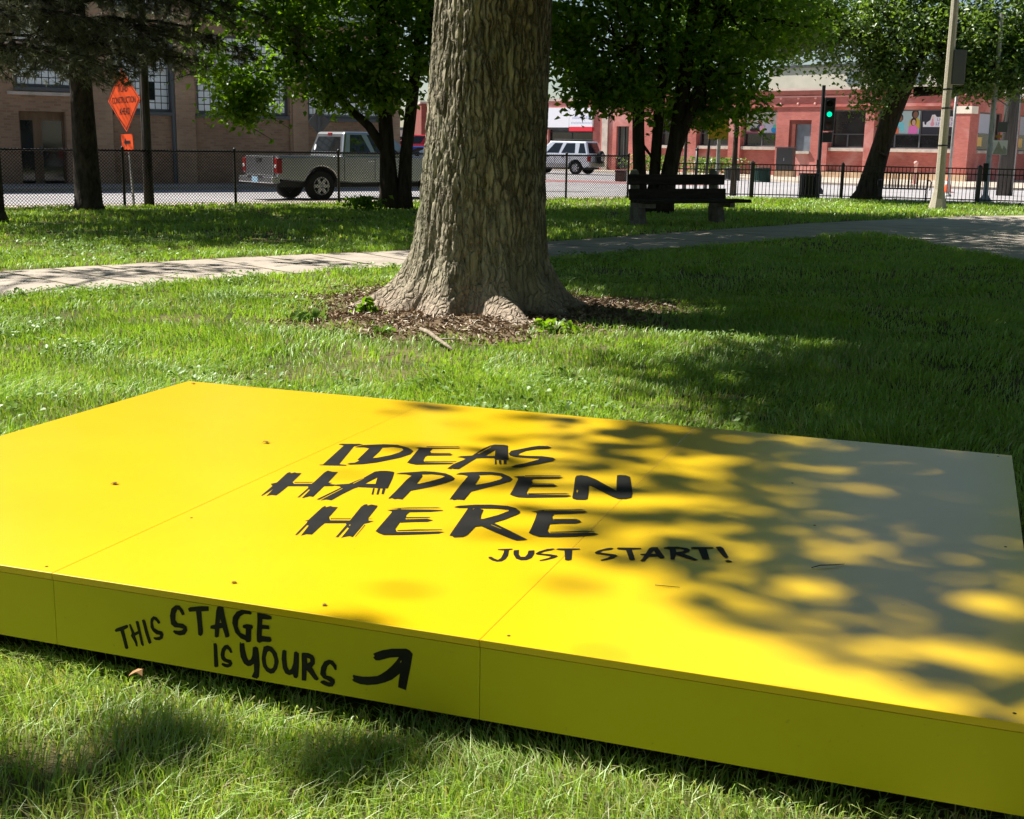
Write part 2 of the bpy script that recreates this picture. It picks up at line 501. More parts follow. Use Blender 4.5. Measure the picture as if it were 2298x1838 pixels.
for k, (a, b, c, d) in enumerate(ops):
    if k == 0: continue
    fr = MB()
    for q in ((a, a + .09, c, d), (b - .09, b, c, d), (a + .09, b - .09, c, c + .09), (a + .09, b - .09, d - .09, d)):
        fr.box(q[0], q[1], 0.10, 0.2, q[2], q[3])
    f = fr.build('window', m_frame, LB)
    MB().box(a + .09, b - .09, 0.14, 0.17, c + .09, d - .09).build('pane', m_pane, f)
    MB().box(a - .05, b + .05, -0.08, 0.28, c - .11, c - .002).build('sill', m_frame, f)
    if k in (1, 2):
        u = (0.23, 0.60, 2.60, 3.15) if k == 1 else (3.26, 3.78, 2.60, 2.97)
        MB().box(u[0], u[1], 0.12, 0.139, u[2], u[3]).build('vent_panel', m_glass, f)
dm = MB().box(-3.55, -2.2, 0.24, 0.28, 1.90, 2.16)
for q in ((-3.55, -3.48), (-3.12, -2.86), (-2.27, -2.2)):
    dm.box(q[0], q[1], 0.22, 0.28, -0.06, 1.90)
d = dm.build('door', m_wood, LB)
for q in ((-3.48, -3.12), (-2.86, -2.27)):
    MB().box(q[0], q[1], 0.245, 0.262, 0.1, 1.90).build('pane', m_glass, d)
MB().box(-2.93, -2.90, 0.15, 0.24, 0.85, 1.15).build('handle', m_frame, d)

# ------------------------------------------------------------------ red painted brick building (right)
m_rb = brick_mat('red_painted_brick', (0.60, 0.205, 0.175), (0.51, 0.155, 0.13), (0.54, 0.20, 0.17), 0.21, 0.075, stain=(0.72, 0.42, 0.39))
m_rb2 = brick_mat('deep_red_brick', (0.28, 0.085, 0.065), (0.22, 0.065, 0.05), (0.24, 0.085, 0.07), 0.21, 0.075)
m_cream = mat('cream_stucco', (0.80, 0.73, 0.62), 0.9, 0.2, var=0.08, vscale=1)
m_tan = mat('tan_masonry', (0.62, 0.44, 0.29), 0.9, 0.2, var=0.15, vscale=2, bump=0.2)
m_greydoor = mat('grey_panel', (0.19, 0.23, 0.27), 0.35, 0.4, var=0.3, vscale=0.9)
m_pink = mat('pink_terracotta', (0.80, 0.42, 0.37), 0.7, 0.3)

RANG = R(-42)
RB = empty('brick_building', (12.93, 70.0, 0), RANG, 'low red painted brick building with picture posters in its shop windows', 'building')
bays = [(-9.42, -8.5, 0.1, 2.6), (-6.45, -4.55, 0.0, 3.6), (-3.75, -1.62, 0.0, 3.6), (-0.86, 1.36, 0.0, 3.6), (2.15, 3.46, 0.55, 2.95), (4.45, 6.5, 0.0, 3.6), (7.0, 11.2, 0.0, 3.6)]
wb = MB()
wall_grid(wb, -10.0, 11.95, -0.1, 4.25, bays, 0.0, 0.32)
SIDE = [(1.1, 3.9, 1.52, 3.35), (6.4, 9.2, 1.52, 3.35), (11.0, 13.8, 1.52, 3.35)]
# side wall, running back from the corner
sw = MB(); wall_grid(sw, 0, 22, -0.1, 4.25, SIDE, 0.0, 0.25)
rot = Matrix.Rotation(R(90), 4, 'Z')
wb.add([tuple(rot @ Vector(v) + Vector((11.95, 0, 0))) for v in sw.v], sw.f)
wb.quad((-10.0, 22, -0.1), (-10.0, 0, -0.1), (-10.0, 0, 4.25), (-10.0, 22, 4.25)); wb.quad((11.95, 22, -0.1), (-10, 22, -0.1), (-10, 22, 4.25), (11.95, 22, 4.25))
wb.build('wall', m_rb, RB)
# recessed bay walls (below and behind the sills)
for a, b, c, d_ in bays:
    if c == 0.0:
        bw = MB(); wall_grid(bw, a, b, -0.1, 3.6, [(a + 0.05, b - 0.05, 1.55, 3.46)], 0.32, 0.15)
        bw.build('bay_wall', m_rb, RB)
MB().quad((-10, 0, 4.2), (11.95, 0, 4.2), (11.95, 22, 4.2), (-10, 22, 4.2)).build('roof', m_far, RB)
MB().box(-10.0, 12.07, -0.12, 0.25, 4.25, 4.46).build('cornice', m_rb2, RB)
MB().box(-10.0, 12.0, -0.06, -0.003, 3.62, 3.70).build('string_course', m_rb, RB)
MB().box(-10.0, 12.0, -0.05, -0.003, 4.12, 4.18).build('string_course', m_pink, RB)
for x in (-1.1, 1.55, 2.6, 3.6):
    for z in (3.78, 4.08):
        MB().lathe([(0.0, -0.06), (0.05, -0.055), (0.07, -0.02), (0.07, -0.002)], 12, (x, 0, z), axis='y').build('rosette', m_pink, RB)
MB().box(11.12, 12.03, -0.08, 0.70, 3.25, 3.60).build('capital', m_cream, RB)
MB().box(11.18, 11.98, -0.05, -0.003, -0.05, 3.25).build('corner_pier', m_rb, RB)
MB().box(4.3, 12.1, -0.35, -0.055, -0.05, 0.33).build('plinth', m_tan, RB)
us = MB().box(-3.0, 20.0, 6.0, 16.0, 4.2, 6.05).build('upper_storey', m_cream, RB)
MB().box(2.2, 2.9, 5.93, 5.998, 5.1, 5.7).build('vent', m_greydoor, us)
MB().box(6.1, 6.6, 5.93, 5.998, 5.0, 5.6).build('vent', m_greydoor, us)
MB().box(-3.0, 20.1, 5.90, 6.3, 6.05, 6.2).build('coping', m_frame, us)
MB().box(-9.99, 12.0, 0.3, 0.5, 4.46, 4.62).build('parapet_flashing', m_cream, RB)

def shop_window(a, b, c, d_, y, muls=(), rail=2.24):
    fr = MB()
    for q in ((a, a + .06, c, d_), (b - .06, b, c, d_), (a + .06, b - .06, c, c + .06), (a + .06, b - .06, d_ - .06, d_)):
        fr.box(q[0], q[1], y, y + 0.08, q[2], q[3])
    if rail: fr.box(a + .06, b - .06, y + .005, y + .075, rail - .025, rail + .025)
    for mx_, z0, z1 in muls:
        fr.box(mx_ - .035, mx_ + .035, y + .003, y + .077, z0, z1)
    f = fr.build('window', m_frame, RB)
    MB().box(a + .06, b - .06, y + 0.045, y + 0.06, c + .06, d_ - .06).build('pane', m_glass, f)
    MB().box(a - .02, b + .02, y - 0.30, y - 0.002, c - .17, c - .003).build('sill', m_stone, f)
    return f
W0 = shop_window(-6.4, -4.6, 1.55, 3.46, 0.36)
W1 = shop_window(-3.7, -1.67, 1.55, 3.46, 0.36, [(-2.7, 1.61, 2.215)])
W2 = shop_window(-0.81, 1.31, 1.55, 3.46, 0.36, [(0.3, 1.61, 2.215)])
W3 = shop_window(4.50, 6.45, 1.55, 3.46, 0.36, [(5.4, 1.61, 2.215)])
W4 = shop_window(7.05, 11.15, 1.55, 3.46, 0.36, [(8.0, 1.61, 2.215), (9.30, 1.61, 3.40)])
gd = MB().box(2.5, 3.44, 0.2, 0.26, 1.35, 2.74).build('boarded_window', m_greydoor, RB)
MB().box(2.17, 2.50, 0.05, 0.3, 0.56, 2.94).box(2.5, 3.44, 0.05, 0.3, 2.745, 2.94).build('jamb', m_rb2, RB)
MB().box(2.5, 3.46, -0.1, 0.198, 1.20, 1.345).build('sill', m_stone, gd)
MB().box(2.5, 3.44, 0.05, 0.3, 0.56, 1.195).build('bay_wall', m_rb, RB)
dd = MB().box(-9.40, -8.52, 0.22, 0.28, 0.1, 2.58).build('door', m_glass, RB)
MB().box(-9.42, -9.34, 0.15, 0.219, 0.1, 2.58).box(-8.99, -8.93, 0.15, 0.219, 0.1, 2.58).box(-8.58, -8.52, 0.15, 0.219, 0.1, 2.58).build('frame', m_frame, dd)
for k, (a, b, c, d_) in enumerate(SIDE):
    f = MB().box(0.16, 0.24, a, b, c, c + .06).box(0.16, 0.24, a, b, d_ - .06, d_).box(0.16, 0.24, a, a + .06, c + .06, d_ - .06).box(0.16, 0.24, b - .06, b, c + .06, d_ - .06).build('window', m_frame, RB)
    f.location = (11.95 - 0.35, 0, 0)
    MB().box(0.19, 0.21, a + .06, b - .06, c + .06, d_ - .06).build('pane', m_glass, f)
    MB().box(0.2, 0.42, a - .02, b + .02, c - .14, c - .003).build('sill', m_stone, f)

# window posters (flat prints stuck on the glass)
def flat(parent, name, y, shapes, m):
    """shapes: list of polygons in (x, z) drawn on the plane y"""
    mb = MB()
    for p in shapes:
        mb.add([(a, y, b) for a, b in p], [tuple(range(len(p) - 1, -1, -1))])
    return mb.build(name, m, parent)
def ell(cx, cz, rx, rz, n=14):
    return [(cx + rx * math.cos(2 * math.pi * i / n), cz + rz * math.sin(2 * math.pi * i / n)) for i in range(n)]
def rect(a, b, c, d_): return [(a, c), (b, c), (b, d_), (a, d_)]
PC = {}
def pc(r, g, b):
    k = (r, g, b)
    if k not in PC: PC[k] = mat('print_ink', k, 0.5, 0.3)
    return PC[k]
def figure(parent, y, cx, zb, s, shirt, skin, hair, zt=None):
    body = [(cx - .42 * s, zb), (cx + .42 * s, zb), (cx + .40 * s, zb + .5 * s), (cx + .2 * s, zb + .72 * s), (cx - .2 * s, zb + .72 * s), (cx - .40 * s, zb + .5 * s)]
    flat(parent, 'print', y, [body], pc(*shirt))
    flat(parent, 'print', y - .0015, [ell(cx, zb + 1.0 * s, .27 * s, .33 * s)], pc(*hair))
    flat(parent, 'print', y - .003, [ell(cx + .03 * s, zb + .94 * s, .18 * s, .24 * s)], pc(*skin))
py = 0.398
p1 = flat(RB, 'poster', py, [rect(-0.73, 1.23, 2.28, 3.38)], pc(0.52, 0.55, 0.50))
flat(p1, 'print', py - .001, [rect(-0.73, 0.35, 2.28, 2.36)], pc(0.75, 0.12, 0.22))
flat(p1, 'print', py - .0012, [rect(0.05, 0.36, 2.285, 2.355)], pc(0.80, 0.72, 0.18))
figure(p1, py - .003, -0.43, 2.40, .52, (0.50, 0.56, 0.55), (0.55, 0.36, 0.27), (0.50, 0.40, 0.28))
figure(p1, py - .008, 0.12, 2.36, .50, (0.04, 0.06, 0.13), (0.42, 0.2, 0.13), (0.10, 0.05, 0.03))
figure(p1, py - .013, 0.72, 2.30, .72, (0.55, 0.57, 0.72), (0.62, 0.45, 0.38), (0.55, 0.53, 0.50))
flat(p1, 'print', py - .019, [ell(1.02, 2.44, .19, .16), ], pc(0.03, 0.32, 0.75))
flat(p1, 'print', py - .0195, [ell(1.05, 2.62, .12, .09)], pc(0.10, 0.62, 0.42))
flat(p1, 'print', py - .020, [ell(-0.2, 2.43, .32, .10)], pc(0.05, 0.025, 0.02))
flat(p1, 'print', py - .021, [ell(0.26, 2.52, .17, .17)], pc(0.80, 0.42, 0.60))
flat(p1, 'print', py - .0215, [ell(-0.62, 2.56, .10, .13)], pc(0.50, 0.62, 0.10))
p2 = flat(RB, 'poster', py, [rect(7.15, 9.24, 2.28, 3.40)], pc(0.40, 0.56, 0.60))
figure(p2, py - .003, 8.18, 2.40, .66, (0.20, 0.62, 0.72), (0.25, 0.13, 0.08), (0.02, 0.015, 0.012))
figure(p2, py - .008, 8.98, 2.55, .70, (0.62, 0.45, 0.05), (0.22, 0.12, 0.08), (0.03, 0.02, 0.015))
figure(p2, py - .013, 7.98, 2.29, .48, (0.80, 0.20, 0.10), (0.55, 0.28, 0.16), (0.08, 0.03, 0.02))
figure(p2, py - .018, 8.92, 2.29, .58, (0.82, 0.20, 0.55), (0.62, 0.40, 0.28), (0.05, 0.02, 0.015))
p3 = flat(RB, 'poster', py, [rect(9.36, 11.08, 2.28, 3.40)], pc(0.035, 0.037, 0.05))
# the shop lettering is a white cut-out with pale blue strokes round a small pink figure
flat(p3, 'print', py - .002, [[(9.42, 2.62), (10.98, 2.62), (11.02, 2.82), (10.92, 3.12), (10.10, 3.10), (10.0, 3.22), (9.85, 3.20), (9.78, 2.95), (9.60, 2.84), (9.58, 2.72), (9.50, 2.74), (9.47, 2.88), (9.40, 2.86)]], pc(0.78, 0.78, 0.86))
st = []
for i in range(7):
    x = 10.13 + i * 0.12
    st += [rect(x, x + .03, 2.92, 3.06), rect(x + .03, x + .08, 2.92 + .05 * (i % 3), 2.95 + .05 * (i % 3))]
for i in range(8):
    x = 10.08 + i * 0.112
    st += [rect(x, x + .03, 2.67, 2.85), rect(x + .03, x + .08, 2.67 + .06 * ((i + 1) % 3), 2.70 + .06 * ((i + 1) % 3))]
flat(p3, 'print', py - .004, st, pc(0.30, 0.34, 0.62))
flat(p3, 'print', py - .004, [ell(9.90, 2.76, .10, .11), rect(9.85, 9.95, 2.85, 3.02)], pc(0.80, 0.36, 0.45))
flat(p3, 'print', py - .0055, [ell(9.90, 3.08, .055, .065)], pc(0.80, 0.62, 0.55))
for k, f in enumerate([o for o in RB.children if o.name.startswith('window')][-3:]):
    a, b = SIDE[k][0], SIDE[k][1]
    g = MB().add([(0.262, a + .1, 2.35), (0.262, b - .9, 2.35), (0.262, b - .9, 3.28), (0.262, a + .1, 3.28)], [(0, 1, 2, 3)]).build('poster', pc(0.42, 0.45, 0.55), f)
    MB().add([(0.264, a + .12, 1.72), (0.264, a + .75, 1.72), (0.264, a + .75, 2.16), (0.264, a + .12, 2.16)], [(0, 1, 2, 3)]).build('poster', pc(0.72, 0.48, 0.13), f)

# ------------------------------------------------------------------ storefront next door
SF = empty('storefront', (12.93, 70.0, 0), RANG, 'dark glazed shop front with white sign and red stripe behind the silver estate car', 'shop')
m_white = mat('white_sign', (0.78, 0.78, 0.84), 0.5, 0.3)
m_redsign = mat('red_sign', (0.72, 0.03, 0.05), 0.5, 0.3)
ow = MB(); wall_grid(ow, -24, -10.02, -0.1, 4.1, [(-20.4, -14.9, 0.75, 3.6), (-14.75, -11.2, 0.1, 3.6)], 0.0, 0.3)
ow.quad((-24, 14, -0.1), (-24, 0, -0.1), (-24, 0, 4.1), (-24, 14, 4.1)); ow.quad((-10.03, 0, -0.1), (-10.03, 14, -0.1), (-10.03, 14, 4.1), (-10.03, 0, 4.1))
ow.build('wall', m_rb, SF)
MB().quad((-24, 0, 4.05), (-10.03, 0, 4.05), (-10.03, 14, 4.05), (-24, 14, 4.05)).build('roof', m_far, SF)
MB().box(-24, -10.02, -0.08, 0.2, 4.1, 4.25).build('coping', m_stone, SF)
MB().box(-10.45, -10.02, -0.10, -0.003, -0.05, 3.9).build('pilaster', m_stone, SF)
for a, b, c, d_ in ((-20.4, -14.9, 0.75, 3.6), (-14.75, -11.2, 0.1, 3.6)):
    n = 3 if b - a > 4 else 2
    fr = MB().box(a, b, 0.18, 0.26, c, c + .08).box(a, b, 0.18, 0.26, 2.22, 2.30)
    for i in range(n + 1):
        x = a + (b - a - .07) * i / n
        fr.box(x, x + .07, 0.183, 0.257, c + .08, 2.22)
    f = fr.build('window', m_black, SF)
    MB().box(a, b, 0.21, 0.23, c + .08, 2.22).build('pane', m_glass, f)
    MB().box(a, b, 0.26, 0.28, 2.3, 3.6).build('transom_panel', m_frame, f)
s1 = MB().box(-14.78, -13.0, -0.14, -0.02, 2.52, 3.7).build('sign_panel', m_white, SF)
s2 = MB().box(-12.95, -11.15, -0.16, -0.02, 2.56, 3.7).build('sign_panel', m_white, SF)
MB().box(-12.95, -11.15, -0.165, -0.02, 2.30, 2.557).build('stripe', m_redsign, s2)
MB().box(-14.78, -13.0, -0.13, -0.02, 2.40, 2.517).build('stripe', m_black, s1)
mb = MB()
for i in range(14):
    x = -12.8 + i * 0.118
    mb.box(x, x + .07, -0.163, -0.158, 2.74, 2.74 + .09 + .03 * (i % 2))
for i in range(9):
    x = -12.7 + i * 0.15
    mb.box(x, x + .10, -0.163, -0.158, 3.02, 3.02 + .13 + .04 * (i % 3))
mb.build('sign_lettering', pc(0.45, 0.48, 0.66), s2)

# ------------------------------------------------------------------ far red brick corner building beyond the crossing
FB = empty('brick_building', (-7.05, 95.0, 0), R(8), 'distant narrow red brick building beside the big trunk, pale coping', 'building')
wb = MB(); wall_grid(wb, 0, 12, -0.2, 4.3, [(1.2, 2.6, 0.9, 2.9), (4, 6, 0.9, 2.9)], 0, 0.2)
wb.quad((0, 9, -0.2), (0, 0, -0.2), (0, 0, 4.3), (0, 9, 4.3)); wb.quad((12, 0, -0.2), (12, 9, -0.2), (12, 9, 4.3), (12, 0, 4.3))
wb.quad((12, 9, -.2), (0, 9, -.2), (0, 9, 4.3), (12, 9, 4.3))
wb.build('wall', m_rb2, FB)
MB().box(-0.1, 12.1, -0.1, 9.1, 4.3, 4.45).build('roof', m_stone, FB)
for a, b in ((1.2, 2.6), (4, 6)):
    f = MB().box(a, b, 0.1, 0.18, 0.9, 1.0).box(a, b, 0.1, 0.18, 2.8, 2.9).box(a, a + .1, .1, .18, 1.0, 2.8).box(b - .1, b, .1, .18, 1.0, 2.8).build('window', m_frame, FB)
    MB().box(a + .1, b - .1, 0.13, 0.15, 1.0, 2.8).build('pane', m_glass, f)
GB = empty('pale_building', (-20.0, 118.0, 0), R(5), 'pale grey low building far behind the parked cars', 'building')
MB().box(0, 16, 0, 10, -0.2, 2.6).build('wall', m_stone, GB)
MB().box(-0.2, 16.2, -0.2, 10.2, 2.6, 2.85).build('roof', m_frame, GB)
for i in range(4):
    MB().box(1 + i * 3.6, 3.4 + i * 3.6, -0.05, -0.003, 0.9, 2.0).build('window', m_glass, GB)
# ------------------------------------------------------------------ the yellow stage
def yellow_paint(name, col, rough, coat=0.0):
    m = bpy.data.materials.new(name); m.use_nodes = True
    nt = m.node_tree; b = nt.nodes['Principled BSDF']
    b.inputs['Base Color'].default_value = (*col, 1)
    b.inputs['Specular IOR Level'].default_value = 0.5
    b.inputs['Coat Weight'].default_value = coat; b.inputs['Coat Roughness'].default_value = 0.22
    tc = nt.nodes.new('ShaderNodeTexCoord')
    n1 = nt.nodes.new('ShaderNodeTexNoise'); n1.inputs['Scale'].default_value = 2.2; n1.inputs['Detail'].default_value = 7
    nt.links.new(tc.outputs['Object'], n1.inputs['Vector'])
    r1 = nt.nodes.new('ShaderNodeMapRange'); r1.inputs['To Min'].default_value = rough - 0.05; r1.inputs['To Max'].default_value = rough + 0.08
    nt.links.new(n1.outputs[0], r1.inputs['Value']); nt.links.new(r1.outputs[0], b.inputs['Roughness'])
    # faint dust and scuffs
    n2 = nt.nodes.new('ShaderNodeTexNoise'); n2.inputs['Scale'].default_value = 55; n2.inputs['Detail'].default_value = 3
    nt.links.new(tc.outputs['Object'], n2.inputs['Vector'])
    rp = nt.nodes.new('ShaderNodeValToRGB')
    rp.color_ramp.elements[0].position = 0.71; rp.color_ramp.elements[0].color = (0, 0, 0, 1)
    rp.color_ramp.elements[1].position = 0.80; rp.color_ramp.elements[1].color = (0.35, 0.35, 0.35, 1)
    nt.links.new(n2.outputs[0], rp.inputs[0])
    mx = nt.nodes.new('ShaderNodeMix'); mx.data_type = 'RGBA'
    nt.links.new(rp.outputs[0], mx.inputs[0]); mx.inputs[6].default_value = (*col, 1); mx.inputs[7].default_value = (0.22, 0.15, 0.04, 1)
    # foot-worn dusty areas
    n5 = nt.nodes.new('ShaderNodeTexNoise'); n5.inputs['Scale'].default_value = 1.3; n5.inputs['Detail'].default_value = 9; n5.inputs['Roughness'].default_value = .65
    nt.links.new(tc.outputs['Object'], n5.inputs['Vector'])
    r5 = nt.nodes.new('ShaderNodeMapRange'); r5.inputs['From Min'].default_value = .45; r5.inputs['From Max'].default_value = .75; r5.inputs['To Max'].default_value = .22
    nt.links.new(n5.outputs[0], r5.inputs['Value'])
    m5 = nt.nodes.new('ShaderNodeMix'); m5.data_type = 'RGBA'
    nt.links.new(r5.outputs[0], m5.inputs[0]); nt.links.new(mx.outputs[2], m5.inputs[6]); m5.inputs[7].default_value = (col[0] * .72, col[1] * .66, .012, 1)
    nt.links.new(m5.outputs[2], b.inputs['Base Color'])
    n3 = nt.nodes.new('ShaderNodeTexNoise'); n3.inputs['Scale'].default_value = 220; n3.inputs['Detail'].default_value = 2
    nt.links.new(tc.outputs['Object'], n3.inputs['Vector'])
    bp = nt.nodes.new('ShaderNodeBump'); bp.inputs['Strength'].default_value = 0.06; bp.inputs['Distance'].default_value = 0.004
    nt.links.new(n3.outputs[0], bp.inputs['Height']); nt.links.new(bp.outputs[0], b.inputs['Normal'])
    return m
m_deck = yellow_paint('yellow_deck_paint', (0.86, 0.56, 0.0015), 0.34, 0.8)
m_side = yellow_paint('yellow_paint_shaded', (0.70, 0.575, 0.003), 0.45)  # same paint as the deck, with shade and green grass bounce in the colour
m_ink = mat('black_letter_paint', (0.011, 0.0105, 0.009), 0.6, 0.25, var=0.5, vscale=6)
m_leg = mat('dark_timber', (0.03, 0.025, 0.02), 0.9, 0.1)

SW, SDP, STOP, SBOT = 3.68, 2.467, 0.27, 0.067
stage = empty('stage', (-1.5515, 5.90, 0), R(-19.6), 'low bright yellow wooden stage with black brush lettering on the grass', 'stage')
us_ = [0.0, 1.238, 2.455, SW]
for i in range(3):
    a, b = us_[i] + (0.0006 if i else 0), us_[i + 1] - (0.0006 if i < 2 else 0)
    MB().box(a, b, -SDP, 0, STOP - 0.019, STOP).build('deck_panel', m_deck, stage, bevel=0.0015)
    MB().box(a, b, -SDP + 0.003, -SDP + 0.02, SBOT, STOP - 0.021).build('front_panel', m_side, stage, bevel=0.001)
    MB().box(a, b, -0.02, -0.003, SBOT, STOP - 0.021).build('back_panel', m_side, stage, bevel=0.001)
for x0 in (0.003, SW - 0.02):
    MB().box(x0, x0 + 0.017, -SDP + 0.022, -0.022, SBOT, STOP - 0.021).build('side_panel', m_side, stage, bevel=0.001)
for x in (0.12, 1.2, 2.42, 3.5):
    for y in (-0.2, -1.25, -2.25):
        MB().box(x - .045, x + .045, y - .045, y + .045, -0.02, STOP - 0.021).build('leg', m_leg, stage)

